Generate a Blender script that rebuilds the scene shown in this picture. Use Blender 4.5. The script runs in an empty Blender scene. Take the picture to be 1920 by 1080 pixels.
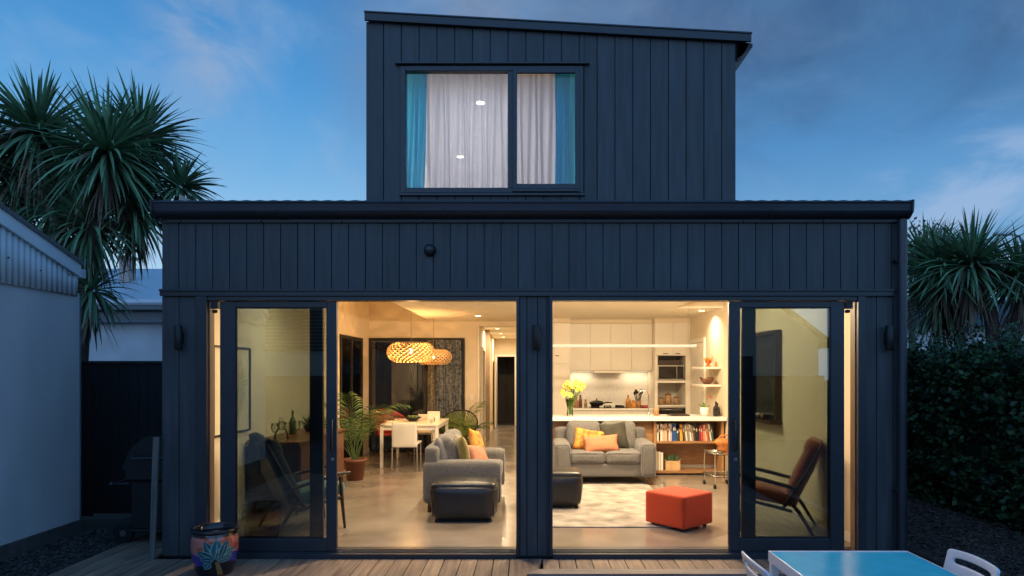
import bpy, bmesh, math, random
from mathutils import Vector, Matrix, Euler, noise as mnoise
random.seed(11)
R = math.radians
scene = bpy.context.scene
COL = scene.collection

# ---------------------------------------------------------------- camera
cam_d = bpy.data.cameras.new("camera")
cam = bpy.data.objects.new("camera", cam_d); COL.objects.link(cam)
cam.location = (0, 0, 1.64); cam.rotation_euler = (R(90), 0, 0)
cam_d.sensor_width = 36; cam_d.lens = 23.4
cam_d.shift_x = -30/1920; cam_d.shift_y = 155/1920
cam_d.clip_start = 0.05; cam_d.clip_end = 2000
scene.camera = cam
scene.view_settings.view_transform = 'Standard'
scene.view_settings.look = 'None'
scene.view_settings.exposure = 0.0
scene.view_settings.gamma = 1.0
scene.cycles.use_denoising = True
scene.cycles.max_bounces = 10
scene.cycles.diffuse_bounces = 5
scene.cycles.transparent_max_bounces = 12
scene.cycles.sample_clamp_indirect = 4.0

# ---------------------------------------------------------------- dusk sky
SUN_EL, SUN_ROT = 1.5, 200.0
w = bpy.data.worlds.new("World"); scene.world = w; w.use_nodes = True
nt = w.node_tree; nt.nodes.clear(); N = nt.nodes.new; Lk = nt.links.new
def lin(hexs):
    hexs = hexs.lstrip('#'); o = []
    for i in (0, 2, 4):
        c = int(hexs[i:i+2], 16)/255
        o.append(c/12.92 if c <= .04045 else ((c+.055)/1.055)**2.4)
    return tuple(o)
def L4(hexs): return lin(hexs) + (1,)
tc = N('ShaderNodeTexCoord'); sep = N('ShaderNodeSeparateXYZ'); Lk(tc.outputs['Generated'], sep.inputs[0])
def ramp(fac, stops, interp='LINEAR'):
    r = N('ShaderNodeValToRGB'); r.color_ramp.interpolation = interp
    el = r.color_ramp.elements
    while len(el) < len(stops): el.new(.5)
    for e, (p, c) in zip(el, stops):
        e.position = p; e.color = c
    Lk(fac, r.inputs[0]); return r.outputs[0]
def mixc(f, a, b):
    m = N('ShaderNodeMix'); m.data_type = 'RGBA'
    if hasattr(f, 'links'): Lk(f, m.inputs[0])
    else: m.inputs[0].default_value = f
    for s, i in ((a, 6), (b, 7)):
        if hasattr(s, 'links'): Lk(s, m.inputs[i])
        else: m.inputs[i].default_value = s
    return m.outputs[2]
def mth(op, a, b=None, c=None):
    m = N('ShaderNodeMath'); m.operation = op
    for i, s in enumerate((a, b, c)):
        if s is None: continue
        if hasattr(s, 'links'): Lk(s, m.inputs[i])
        else: m.inputs[i].default_value = s
    return m.outputs[0]
def smooth(v, lo, hi):
    m = N('ShaderNodeMapRange'); m.interpolation_type = 'SMOOTHSTEP'
    Lk(v, m.inputs[0]); m.inputs[1].default_value = lo; m.inputs[2].default_value = hi
    return m.outputs[0]
left = ramp(sep.outputs[2], [(0.0, L4('#c3dcef')), (.16, L4('#a0cbee')), (.27, L4('#72b0e2')), (.38, L4('#4c97d6')), (.50, L4('#3a80c0')), (.75, L4('#3a6c9e'))])
right = ramp(sep.outputs[2], [(0.0, L4('#86aed6')), (.2, L4('#6ba2d2')), (.3, L4('#5292cc')), (.42, L4('#477aac')), (.54, L4('#406f9f')), (.8, L4('#3a628c'))])
base = mixc(smooth(sep.outputs[0], -.28, .25), left, right)
# cloud layers in azimuth / elevation
az = mth('ARCTAN2', sep.outputs[0], sep.outputs[1]); elv = mth('ARCSINE', sep.outputs[2])
cmb = N('ShaderNodeCombineXYZ'); Lk(az, cmb.inputs[0]); Lk(elv, cmb.inputs[1])
def cloud(scale, rot, stretch, detail, lo, hi, off, dist=.4):
    mp = N('ShaderNodeMapping'); mp.inputs['Rotation'].default_value = (0, 0, R(rot)); mp.inputs['Scale'].default_value = stretch
    mp.inputs['Location'].default_value = off
    Lk(cmb.outputs[0], mp.inputs[0])
    n = N('ShaderNodeTexNoise'); n.inputs['Scale'].default_value = scale; n.inputs['Detail'].default_value = detail
    n.inputs['Roughness'].default_value = .58; n.inputs['Distortion'].default_value = dist
    Lk(mp.outputs[0], n.inputs['Vector']); return smooth(n.outputs['Fac'], lo, hi)
c1 = cloud(3.4, 15, (1, 1.5, 1), 6, .36, .66, (3.1, 1.7, 0))
# heavier grey sheet over the middle and the upper right
sheet = mth('MULTIPLY', smooth(elv, .22, .40), smooth(az, -.36, -.12))
cs = mth('MULTIPLY', sheet, mth('ADD', .34, mth('MULTIPLY', c1, .66)))
col = mixc(cs, base, mixc(smooth(az, -.1, .35), L4('#7389aa'), L4('#3b5d8a')))
# diagonal pale streaks low on the right
c2 = mth('MULTIPLY', cloud(5.0, -40, (.8, 2.0, 1), 8, .47, .66, (7.3, 2.6, 0)), mth('MULTIPLY', smooth(az, .06, .34), .72))
col = mixc(mth('MULTIPLY', c2, mth('SUBTRACT', 1.0, smooth(elv, .24, .36))), col, L4('#9fb9de'))
# one upright puff on the left and thin veils around it
du = mth('MULTIPLY', mth('ADD', az, .445), 8.5); dv = mth('MULTIPLY', mth('SUBTRACT', elv, .42), 5.0)
rad = mth('SQRT', mth('ADD', mth('MULTIPLY', du, du), mth('MULTIPLY', dv, dv)))
pf = mth('MULTIPLY', mth('SUBTRACT', 1.0, smooth(rad, .1, 1.0)), cloud(9, 70, (.8, 1.3, 1), 6, .30, .72, (2.2, 4.4, 0), .8))
col = mixc(mth('MULTIPLY', pf, .62), col, L4('#9fb0cc'))
c3 = mth('MULTIPLY', cloud(4.2, 65, (1, 1.5, 1), 6, .48, .78, (1.3, 4.4, 0)), mth('SUBTRACT', .62, mth('MULTIPLY', smooth(az, -.3, .1), .40)))
col = mixc(c3, col, L4('#8fb0d6'))
# paler afterglow in the half of the sky behind the camera
back = smooth(mth('MULTIPLY', sep.outputs[1], -1.0), -.25, .7)
glow = mixc(smooth(sep.outputs[2], 0, .7), L4('#86b2e2'), L4('#4f86c4'))
vb = N('ShaderNodeVectorMath'); vb.operation = 'SCALE'; Lk(glow, vb.inputs[0]); vb.inputs['Scale'].default_value = 2.0
col = mixc(mth('MULTIPLY', back, .95), col, vb.outputs[0])
bg = N('ShaderNodeBackground'); Lk(col, bg.inputs[0]); bg.inputs[1].default_value = 1.0
sky = N('ShaderNodeTexSky'); sky.sky_type = 'NISHITA'; sky.sun_disc = False
sky.sun_elevation = R(SUN_EL); sky.sun_rotation = R(SUN_ROT)
bg2 = N('ShaderNodeBackground'); Lk(sky.outputs[0], bg2.inputs[0]); bg2.inputs[1].default_value = 0.01
addw = N('ShaderNodeAddShader'); Lk(bg.outputs[0], addw.inputs[0]); Lk(bg2.outputs[0], addw.inputs[1])
wo = N('ShaderNodeOutputWorld'); Lk(addw.outputs[0], wo.inputs[0])
# last light of the sun, broad and faint
sd = bpy.data.lights.new("sun", 'SUN'); sd.energy = 0.03; sd.angle = R(12); sd.color = (1, .9, .82)
sun = bpy.data.objects.new("sun", sd); COL.objects.link(sun)
sun.rotation_euler = (R(72), 0, R(-20))

# ---------------------------------------------------------------- materials
MATS = {}
def newmat(name):
    m = bpy.data.materials.new(name); m.use_nodes = True; m.node_tree.nodes.clear(); return m
def pm(name, c, rough=.5, metal=0, var=.12, scale=6, bump=0, bscale=60, c2=None, stretch=(1, 1, 1), island=0, coat=0, spec=.5, rvar=.08, emit=None, estr=0, sheen=0, detail=5, coord='Object'):
    """one procedural principled material: noise-varied colour and roughness, optional bump, per-piece variation"""
    if isinstance(c, str): c = lin(c)
    if isinstance(c2, str): c2 = lin(c2)
    m = newmat(name); t = m.node_tree; n = t.nodes.new; l = t.links.new
    out = n('ShaderNodeOutputMaterial'); b = n('ShaderNodeBsdfPrincipled'); l(b.outputs[0], out.inputs[0])
    tcn = n('ShaderNodeTexCoord'); mp = n('ShaderNodeMapping'); mp.inputs['Scale'].default_value = stretch
    l(tcn.outputs[coord], mp.inputs[0])
    nz = n('ShaderNodeTexNoise'); nz.inputs['Scale'].default_value = scale; nz.inputs['Detail'].default_value = detail
    l(mp.outputs[0], nz.inputs['Vector'])
    cr = n('ShaderNodeValToRGB'); cr.color_ramp.elements[0].position = .3; cr.color_ramp.elements[1].position = .7
    a = tuple(x*(1-var) for x in c); d = c2 or tuple(min(1, x*(1+var)) for x in c)
    cr.color_ramp.elements[0].color = a+(1,); cr.color_ramp.elements[1].color = tuple(d)+(1,)
    l(nz.outputs['Fac'], cr.inputs[0]); colr = cr.outputs[0]
    if island:
        g = n('ShaderNodeNewGeometry'); hs = n('ShaderNodeHueSaturation')
        mr = n('ShaderNodeMapRange'); mr.inputs[3].default_value = 1-island; mr.inputs[4].default_value = 1+island
        l(g.outputs['Random Per Island'], mr.inputs[0]); l(mr.outputs[0], hs.inputs['Value']); l(colr, hs.inputs['Color'])
        m2 = n('ShaderNodeMath'); m2.operation = 'MULTIPLY_ADD'; m2.inputs[1].default_value = .05*island; m2.inputs[2].default_value = .5-.025*island
        l(g.outputs['Random Per Island'], m2.inputs[0]); l(m2.outputs[0], hs.inputs['Hue']); colr = hs.outputs[0]
    l(colr, b.inputs['Base Color'])
    rr = n('ShaderNodeMapRange'); rr.inputs[3].default_value = max(0, rough-rvar); rr.inputs[4].default_value = min(1, rough+rvar)
    l(nz.outputs['Fac'], rr.inputs[0]); l(rr.outputs[0], b.inputs['Roughness'])
    b.inputs['Metallic'].default_value = metal; b.inputs['Specular IOR Level'].default_value = spec
    if coat: b.inputs['Coat Weight'].default_value = coat; b.inputs['Coat Roughness'].default_value = .08
    if sheen: b.inputs['Sheen Weight'].default_value = sheen
    if emit: b.inputs['Emission Color'].default_value = tuple(emit)+(1,); b.inputs['Emission Strength'].default_value = estr
    if bump:
        n2 = n('ShaderNodeTexNoise'); n2.inputs['Scale'].default_value = bscale; n2.inputs['Detail'].default_value = 4
        l(mp.outputs[0], n2.inputs['Vector'])
        bp = n('ShaderNodeBump'); bp.inputs['Strength'].default_value = bump; bp.inputs['Distance'].default_value = .01
        l(n2.outputs['Fac'], bp.inputs['Height']); l(bp.outputs[0], b.inputs['Normal'])
    MATS[name] = m; return m
def glassmat(name, tint, ior=1.6, rough=0.0):
    m = newmat(name); t = m.node_tree; n = t.nodes.new; l = t.links.new
    out = n('ShaderNodeOutputMaterial'); mx = n('ShaderNodeMixShader'); tr = n('ShaderNodeBsdfTransparent'); gl = n('ShaderNodeBsdfGlossy')
    tr.inputs[0].default_value = tuple(tint)+(1,); gl.inputs['Roughness'].default_value = rough
    fr = n('ShaderNodeFresnel'); fr.inputs[0].default_value = ior
    l(fr.outputs[0], mx.inputs[0]); l(tr.outputs[0], mx.inputs[1]); l(gl.outputs[0], mx.inputs[2]); l(mx.outputs[0], out.inputs[0])
    MATS[name] = m; return m
def emis(name, c, s):
    m = newmat(name); t = m.node_tree; n = t.nodes.new; l = t.links.new
    out = n('ShaderNodeOutputMaterial'); e = n('ShaderNodeEmission'); e.inputs[0].default_value = tuple(c)+(1,); e.inputs[1].default_value = s
    l(e.outputs[0], out.inputs[0]); MATS[name] = m; return m
def sheermat(name, c, tr_amt, trans=.6):
    m = newmat(name); t = m.node_tree; n = t.nodes.new; l = t.links.new
    out = n('ShaderNodeOutputMaterial'); mx = n('ShaderNodeMixShader'); mx2 = n('ShaderNodeMixShader')
    tr = n('ShaderNodeBsdfTransparent'); tl = n('ShaderNodeBsdfTranslucent'); df = n('ShaderNodeBsdfDiffuse')
    tcn = n('ShaderNodeTexCoord'); mp = n('ShaderNodeMapping'); mp.inputs['Scale'].default_value = (22, 22, .6); nz = n('ShaderNodeTexNoise')
    nz.inputs['Scale'].default_value = 1.0; l(tcn.outputs['Object'], mp.inputs[0]); l(mp.outputs[0], nz.inputs['Vector'])
    cr = n('ShaderNodeValToRGB'); cr.color_ramp.elements[0].color = tuple(x*.62 for x in c)+(1,); cr.color_ramp.elements[1].color = tuple(c)+(1,)
    l(nz.outputs['Fac'], cr.inputs[0]); l(cr.outputs[0], tl.inputs[0]); l(cr.outputs[0], df.inputs[0])
    mx2.inputs[0].default_value = trans; l(df.outputs[0], mx2.inputs[1]); l(tl.outputs[0], mx2.inputs[2])
    mx.inputs[0].default_value = tr_amt; l(mx2.outputs[0], mx.inputs[1]); l(tr.outputs[0], mx.inputs[2]); l(mx.outputs[0], out.inputs[0])
    MATS[name] = m; return m
def vcolmat(name, rough=.3, coat=0, spec=.5):
    m = newmat(name); t = m.node_tree; n = t.nodes.new; l = t.links.new
    out = n('ShaderNodeOutputMaterial'); b = n('ShaderNodeBsdfPrincipled'); l(b.outputs[0], out.inputs[0])
    a = n('ShaderNodeAttribute'); a.attribute_name = 'pattern'
    nz = n('ShaderNodeTexNoise'); nz.inputs['Scale'].default_value = 25; mx = n('ShaderNodeMix'); mx.data_type = 'RGBA'; mx.blend_type = 'MULTIPLY'
    mr = n('ShaderNodeMapRange'); mr.inputs[3].default_value = .75; mr.inputs[4].default_value = 1.15; l(nz.outputs['Fac'], mr.inputs[0])
    mx.inputs[0].default_value = 1; l(a.outputs['Color'], mx.inputs[6]); l(mr.outputs[0], mx.inputs[7]); l(mx.outputs[2], b.inputs['Base Color'])
    b.inputs['Roughness'].default_value = rough; b.inputs['Coat Weight'].default_value = coat
    MATS[name] = m; return m

pm('cladding', (.040, .044, .048), .55, var=.34, scale=3, bump=.12, bscale=30, island=.13, stretch=(6, 6, .6))
pm('dark_metal', (.027, .029, .034), .42, var=.12, scale=4)
pm('gutter_metal', (.024, .028, .036), .35, var=.15, scale=3)
pm('frame_paint', (.025, .028, .034), .4, var=.1, scale=5)
pm('black', (.006, .006, .007), .5)
pm('black_gloss', (.01, .01, .012), .15)
pm('roof_metal', (.035, .042, .052), .5, var=.2)
pm('plaster', (.72, .62, .47), .75, var=.04, scale=2, bump=.04, bscale=90)
pm('ceiling_white', (.80, .73, .60), .8, var=.03, scale=2)
pm('white_trim', (.78, .75, .68), .45, var=.04)
pm('white_lacquer', (.76, .71, .62), .38, var=.03, scale=2)
pm('stone_top', (.80, .77, .72), .25, var=.05, scale=18)
pm('reveal_timber', (.13, .075, .045), .5, var=.25, scale=4, stretch=(8, 8, .8))
pm('wood', (.33, .17, .075), .42, var=.3, scale=5, stretch=(1, 10, 10), bump=.05)
pm('wood_vert', (.36, .19, .08), .42, var=.3, scale=5, stretch=(10, 10, 1))
pm('dark_wood', (.035, .018, .011), .35, var=.35, scale=5, stretch=(8, 8, 1))
pm('red_wood', (.13, .045, .02), .35, var=.3, scale=5, stretch=(8, 1.5, 8))
pm('fabric_grey', (.060, .058, .057), .95, c2=(.21, .20, .19), var=.3, scale=110, bump=.5, bscale=180, sheen=.2, detail=3)
pm('leather_black', (.010, .011, .013), .36, var=.2, scale=20, bump=.12, bscale=120)
pm('wool_orange', (.52, .046, .006), .9, var=.12, scale=60, bump=.25, bscale=200, sheen=.15)
pm('velvet_rust', (.26, .055, .018), .85, var=.3, scale=14, bump=.2, bscale=150, sheen=.3)
pm('velvet_olive', (.16, .12, .015), .8, var=.35, scale=9, sheen=.4)
pm('cushion_pink', (.42, .18, .11), .9, var=.2, scale=30, bump=.2, bscale=150)
pm('cushion_coral', (.46, .17, .085), .9, var=.12, scale=60, bump=.3, bscale=160)
pm('cushion_dark', (.035, .033, .022), .9, var=.4, scale=10)
pm('cushion_grey', (.16, .16, .17), .95, var=.35, scale=90, bump=.3, bscale=160)
pm('teal_cloth', (.09, .16, .16), .9, var=.2, scale=30)
pm('dark_cloth', (.020, .022, .026), .95, var=.4, scale=20)
pm('bark', (.09, .065, .05), .9, var=.35, scale=12, bump=.8, bscale=22, stretch=(1, 1, .4))
pm('cabbage_leaf', (.13, .235, .12), .45, var=.3, scale=3, island=.5)
pm('cabbage_leaf_dry', (.17, .12, .075), .8, var=.3, scale=3, island=.5)
pm('hedge_leaf', (.028, .068, .020), .55, var=.5, scale=2.5, island=.75)
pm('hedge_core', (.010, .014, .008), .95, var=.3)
pm('tree_leaf', (.12, .085, .06), .7, var=.35, scale=3, island=.5)
pm('palm_leaf', (.075, .13, .028), .5, var=.3, scale=5, island=.4)
pm('mulch', (.055, .035, .026), .95, var=.5, scale=40, bump=1, bscale=60)
pm('mulch_chip', (.085, .052, .038), .95, var=.3, scale=20, island=.75)
pm('gravel', (.025, .024, .022), .95, var=.5, scale=45, bump=1, bscale=60)
pm('gravel_stone', (.045, .040, .037), .9, var=.3, scale=20, island=.75)
pm('soil', (.04, .035, .028), .95, var=.4, scale=1.5)
pm('deck_wood', (.21, .145, .10), .7, var=.42, scale=3.5, bump=.35, bscale=22, island=.2, stretch=(7, .55, 7))
pm('deck_edge', (.25, .20, .165), .7, var=.3, scale=3.5, bump=.3, bscale=22, stretch=(.55, 7, 7))
pm('old_timber', (.12, .11, .10), .8, var=.35, scale=4, stretch=(8, 8, .6), bump=.3)
pm('shed_paint', (.62, .62, .62), .7, var=.13, scale=.9, stretch=(1, 1.6, .7), bump=.05, bscale=60)
pm('shed_iron', (.76, .84, .88), .5, var=.08, scale=2)
pm('shed_flashing', (.12, .13, .14), .5)
pm('concrete_base', (.09, .085, .08), .9, var=.3, scale=8, bump=.4)
pm('house_white', (.52, .52, .53), .7, var=.12, scale=1.5)
pm('roof_blue', (.42, .47, .52), .45, var=.08, scale=1)
pm('chimney_brick', (.45, .33, .28), .85, var=.2, scale=12)
pm('fence_black', (.005, .005, .006), .75, var=.3, scale=3, stretch=(8, 8, .8))
pm('plastic_white', (.70, .73, .78), .35, var=.03)
pm('chrome', (.65, .63, .60), .18, metal=1, var=.06)
pm('steel', (.42, .41, .39), .32, metal=1, var=.08)
pm('terracotta', (.16, .055, .03), .6, var=.25, scale=8)
pm('soil_pot', (.02, .015, .01), .95)
pm('ceramic_white', (.78, .75, .70), .25, var=.03)
pm('red_plastic', (.28, .03, .035), .4, var=.1)
pm('green_cord', (.10, .14, .02), .5, var=.25, scale=20)
pm('orange_leather', (.46, .15, .03), .5, var=.3, scale=9, bump=.2)
pm('tan_ceramic', (.36, .20, .09), .45, var=.35, scale=20)
pm('brown_ceramic', (.16, .07, .04), .4, var=.35, scale=20)
pm('amber_glass', (.55, .24, .05), .2, var=.3, scale=14)
pm('daffodil', (.90, .80, .16), .6, var=.2, scale=20, island=.3)
pm('daffodil_core', (.88, .62, .04), .6, var=.2, scale=20)
pm('stem_green', (.11, .20, .04), .6, var=.25, island=.2)
pm('lamp_ply', (.62, .40, .20), .5, var=.2, scale=10)
pm('net_dark', (.02, .018, .016), .9, var=.3)
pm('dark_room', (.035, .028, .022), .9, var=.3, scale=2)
pm('pink_wall', (.30, .21, .14), .9, var=.2, scale=2)
pm('paper', (.66, .60, .44), .8, var=.08, scale=4)
pm('cable', (.2, .15, .1), .6)
pm('paint_mark', (.12, .10, .05), .8)
glassmat('door_glass', (.70, .745, .73), 1.95)
glassmat('window_glass', (.88, .92, .95), 1.55)
glassmat('night_glass', (.72, .72, .68), 1.7)
glassmat('clear_glass', (.97, .98, .96), 1.22)
sheermat('sheer', (.80, .82, .92), .09, .6)
sheermat('teal_curtain', (.07, .66, 1.0), .02, .6)
emis('downlight_glow', (1, .80, .48), 14)
emis('bulb_glow', (1, .72, .34), 26)
emis('strip_glow', (1, .82, .52), 1.15)
emis('upper_bulb', (1, .84, .60), 60)
WARM = (1.0, .77, .48)

# rug: woven cream with worn grey blotches ; polished concrete ; blue patterned curtain ; aqua table glass
def special():
    m = pm('rug', (.24, .22, .195), .95, var=.3, scale=4.2, bump=.6, bscale=90, c2=(.45, .41, .36), detail=14)
    m = pm('concrete_floor', (.22, .185, .15), .21, var=.16, scale=1.6, rvar=.06, c2=(.30, .255, .21), detail=8, spec=.55)
    m = pm('blue_curtain', (.045, .065, .10), .9, var=.6, scale=16, c2=(.20, .22, .24), detail=3)
    m = pm('grey_curtain', (.13, .12, .09), .9, var=.5, scale=16, c2=(.24, .22, .17), detail=3)
    m = pm('table_aqua', (.07, .62, .78), .17, var=.07, scale=7, spec=.45, rvar=.11)
    m = pm('floral', (.42, .07, .02), .9, var=.1, scale=13, c2=(.66, .36, .06), detail=2)
special()

# ---------------------------------------------------------------- mesh builder
class MB:
    def __init__(s): s.v = []; s.f = []; s.m = []; s.s = []
    def add(s, vs, fs, mi=0, sm=False, M=None):
        o = len(s.v)
        s.v += [tuple(M @ Vector(p)) for p in vs] if M is not None else [tuple(p) for p in vs]
        for f in fs: s.f.append([i+o for i in f]); s.m.append(mi); s.s.append(sm)
        return s
    def box(s, x0, x1, y0, y1, z0, z1, mi=0, M=None):
        v = [(x, y, z) for z in (z0, z1) for y in (y0, y1) for x in (x0, x1)]
        return s.add(v, [(0, 2, 3, 1), (4, 5, 7, 6), (0, 1, 5, 4), (2, 6, 7, 3), (0, 4, 6, 2), (1, 3, 7, 5)], mi, False, M)
    def slant(s, x0, x1, y0, y1, z0, za, zb, mi=0):
        """box whose top runs from za at x0 to zb at x1"""
        v = [(x0, y0, z0), (x1, y0, z0), (x0, y1, z0), (x1, y1, z0), (x0, y0, za), (x1, y0, zb), (x0, y1, za), (x1, y1, zb)]
        return s.add(v, [(0, 2, 3, 1), (4, 5, 7, 6), (0, 1, 5, 4), (2, 6, 7, 3), (0, 4, 6, 2), (1, 3, 7, 5)], mi)
    def tube(s, pts, rads, n=10, mi=0, caps=True, M=None, sm=True):
        pts = [Vector(p) for p in pts]
        if not isinstance(rads, (list, tuple)): rads = [rads]*len(pts)
        vs = []; fs = []; up = None
        for i, p in enumerate(pts):
            d = (pts[min(i+1, len(pts)-1)]-pts[max(i-1, 0)]).normalized()
            if up is None: up = d.orthogonal().normalized()
            up = (up-d*up.dot(d)); up = up.normalized() if up.length > 1e-5 else d.orthogonal().normalized()
            sd_ = d.cross(up)
            for k in range(n):
                a = 2*math.pi*k/n; vs.append(p+(up*math.cos(a)+sd_*math.sin(a))*rads[i])
        for i in range(len(pts)-1):
            for k in range(n):
                k2 = (k+1) % n; fs.append((i*n+k, i*n+k2, (i+1)*n+k2, (i+1)*n+k))
        s.add(vs, fs, mi, sm, M)
        if caps:
            s.add(vs[:n], [tuple(range(n-1, -1, -1))], mi, False, M); s.add(vs[-n:], [tuple(range(n))], mi, False, M)
        return s
    def lathe(s, prof, c=(0, 0, 0), n=24, mi=0, M=None, closed=False):
        vs = [(c[0]+r*math.cos(2*math.pi*k/n), c[1]+r*math.sin(2*math.pi*k/n), c[2]+z) for r, z in prof for k in range(n)]
        fs = [(i*n+k, i*n+(k+1) % n, (i+1)*n+(k+1) % n, (i+1)*n+k) for i in range(len(prof)-1) for k in range(n)]
        return s.add(vs, fs, mi, True, M)
    def prism(s, poly, a, b, axis='y', mi=0, M=None):
        """2-D polygon pushed from a to b along an axis; poly is in the two other axes in order"""
        def P(u, v, t): return {'x': (t, u, v), 'y': (u, t, v), 'z': (u, v, t)}[axis]
        n = len(poly); vs = [P(u, v, a) for u, v in poly]+[P(u, v, b) for u, v in poly]
        fs = [tuple(range(n)), tuple(range(2*n-1, n-1, -1))]+[(i, (i+1) % n, n+(i+1) % n, n+i) for i in range(n)]
        return s.add(vs, fs, mi, False, M)
    def puff(s, sx, sy, sz, r, bulge=(0, 0, 0), n=9, M=None, mi=0, jit=0):
        bm = bmesh.new(); bmesh.ops.create_cube(bm, size=2)
        bmesh.ops.subdivide_edges(bm, edges=bm.edges[:], cuts=n, use_grid_fill=True)
        h = Vector((sx/2, sy/2, sz/2)); ph = random.random()*50; vs = []
        for v in bm.verts:
            q = Vector([math.copysign(abs(c)**.72, c) for c in v.co])
            p = Vector((q.x*h.x, q.y*h.y, q.z*h.z))
            inn = Vector([max(-(h[i]-r), min(h[i]-r, p[i])) for i in range(3)]); d = p-inn
            if d.length > 1e-9: p = inn+d.normalized()*min(r, d.length if sum(1 for i in range(3) if abs(d[i]) > 1e-9) == 1 else r)
            for i in range(3):
                u, w_ = [q[j] for j in range(3) if j != i]
                p[i] += math.copysign(1, q[i])*bulge[i]*(1-u*u)*(1-w_*w_)*(abs(q[i])**2)
            if jit: p += mnoise.noise_vector(p*6+Vector((ph, 0, 0)))*jit
            vs.append(p)
        bm.verts.index_update(); fs = [[v.index for v in f.verts] for f in bm.faces]; bm.free()
        return s.add(vs, fs, mi, True, M)
    def pillow(s, w_, h_, t, n=14, M=None, mi=0):
        vs = []; idx = {}; fs = []; ph = random.random()*40
        for side in (1, -1):
            for i in range(n+1):
                for j in range(n+1):
                    u = -1+2*i/n; v = -1+2*j/n; edge = i in (0, n) or j in (0, n)
                    if side == -1 and edge: idx[(side, i, j)] = idx[(1, i, j)]; continue
                    th = ((1-u**4)*(1-v**4))**.6*(.75+.25*(1-u*u)*(1-v*v))
                    pinch = 1-.09*(1-abs(u*v))*(abs(v)**3 if abs(v) > abs(u) else abs(u)**3)
                    p = Vector((u*w_/2*pinch, side*t/2*th, v*h_/2*pinch))
                    p += mnoise.noise_vector(Vector((u*1.7+ph, v*1.7, side)))*.012*th
                    idx[(side, i, j)] = len(vs); vs.append(p)
            for i in range(n):
                for j in range(n):
                    q = [idx[(side, i, j)], idx[(side, i+1, j)], idx[(side, i+1, j+1)], idx[(side, i, j+1)]]
                    fs.append(q if side == -1 else q[::-1])
        return s.add(vs, fs, mi, True, M)

def wloc(o):
    v = Vector((0, 0, 0))
    while o is not None: v = v+o.location; o = o.parent
    return v
def obj(name, mb, mats, parent=None, bevel=0, world=False, label=None, seg=2, kind=None):
    me = bpy.data.meshes.new(name)
    vs = mb.v
    if world and parent is not None:
        o_ = wloc(parent); vs = [(x-o_.x, y-o_.y, z-o_.z) for x, y, z in vs]
    me.from_pydata(vs, [], mb.f)
    if isinstance(mats, str): mats = [mats]
    for m in mats: me.materials.append(MATS[m])
    me.polygons.foreach_set('material_index', mb.m); me.polygons.foreach_set('use_smooth', mb.s)
    me.update()
    o = bpy.data.objects.new(name, me); COL.objects.link(o)
    if parent is not None: o.parent = parent
    if bevel:
        b = o.modifiers.new('bevel', 'BEVEL'); b.width = bevel; b.segments = seg; b.limit_method = 'ANGLE'; b.angle_limit = R(35)
        b.harden_normals = False
    if label: o['label'] = label
    if kind: o['kind'] = kind
    return o
def tag(o, label, cat, group=None):
    o['label'] = label; o['category'] = cat
    if group: o['group'] = group
    return o
def thing(name, label, cat, loc=(0, 0, 0), rz=0, group=None):
    o = bpy.data.objects.new(name, None); COL.objects.link(o); o.empty_display_size = .1
    o.location = loc; o.rotation_euler = (0, 0, R(rz)); return tag(o, label, cat, group)
def one(name, mb, mats, label, cat, loc=None, rz=0, group=None, bevel=0, rot=None):
    """a thing that is a single mesh; geometry given around its own base point"""
    o = obj(name, mb, mats, None, bevel)
    if loc: o.location = loc
    o.rotation_euler = rot if rot else (0, 0, R(rz))
    return tag(o, label, cat, group)
def struct(name, mb, mats, bevel=0, kind='structure'):
    o = obj(name, mb, mats, None, bevel); o['kind'] = kind; return o
def copy_tree(src, loc, rz=None, label=None, group=None):
    def rec(o, par):
        c = o.copy(); COL.objects.link(c)
        if par is not None: c.parent = par
        for ch in [x for x in scene.objects if x.parent is o]: rec(ch, c)
        return c
    r = rec(src, None); r.location = loc
    if rz is not None: r.rotation_euler = (0, 0, R(rz))
    if label: r['label'] = label
    if group: r['group'] = group
    return r
def T(x=0, y=0, z=0, rx=0, ry=0, rz=0):
    return Matrix.Translation((x, y, z)) @ Euler((R(rx), R(ry), R(rz)), 'XYZ').to_matrix().to_4x4()
def lamp(name, kind, loc, energy, color, parent=None, size=.1, spread=None, rot=(0, 0, 0)):
    d = bpy.data.lights.new(name, kind); d.energy = energy; d.color = color
    if kind == 'AREA': d.shape = 'DISK'; d.size = size
    if kind == 'AREA' and spread: d.spread = R(spread)
    if kind == 'POINT': d.shadow_soft_size = size
    o = bpy.data.objects.new(name, d); COL.objects.link(o); o.rotation_euler = rot
    if parent is not None: o.parent = parent
    o.location = loc; return o
# ================================================================ GROUND
g = MB(); g.box(-160, 160, -120, 260, -.5, -.26)
struct('ground', g, 'soil')
def boards(mb, x0, x1, y0, y1, z, th, bw, gap, along='y'):
    a, b = (x0, x1) if along == 'y' else (y0, y1); p = a
    while p < b-.02:
        q = min(p+bw, b)
        if along == 'y': mb.box(p, q-gap, y0, y1, z-th, z)
        else: mb.box(x0, x1, p, q-gap, z-th, z)
        p += bw
DZ = -.045
d = MB()
boards(d, -3.95, -.16, 1.2, 5.955, DZ, .03, .146, .006)            # main upper deck
boards(d, .13, 3.45, 5.66, 5.955, DZ, .03, .146, .006)             # landing in front of the right doors
boards(d, -3.95, -3.36, 5.96, 8.2, DZ, .03, .146, .006)            # passage beside the house
struct('deck', d, 'deck_wood', bevel=.004)
d = MB()
d.prism([(-.155, 1.2), (-.012, 1.2), (-.012, 5.52), (.085, 5.655), (.12, 5.955), (-.155, 5.955)], DZ-.03, DZ, 'z')
struct('deck_border', d, 'deck_wood', bevel=.004)
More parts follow.
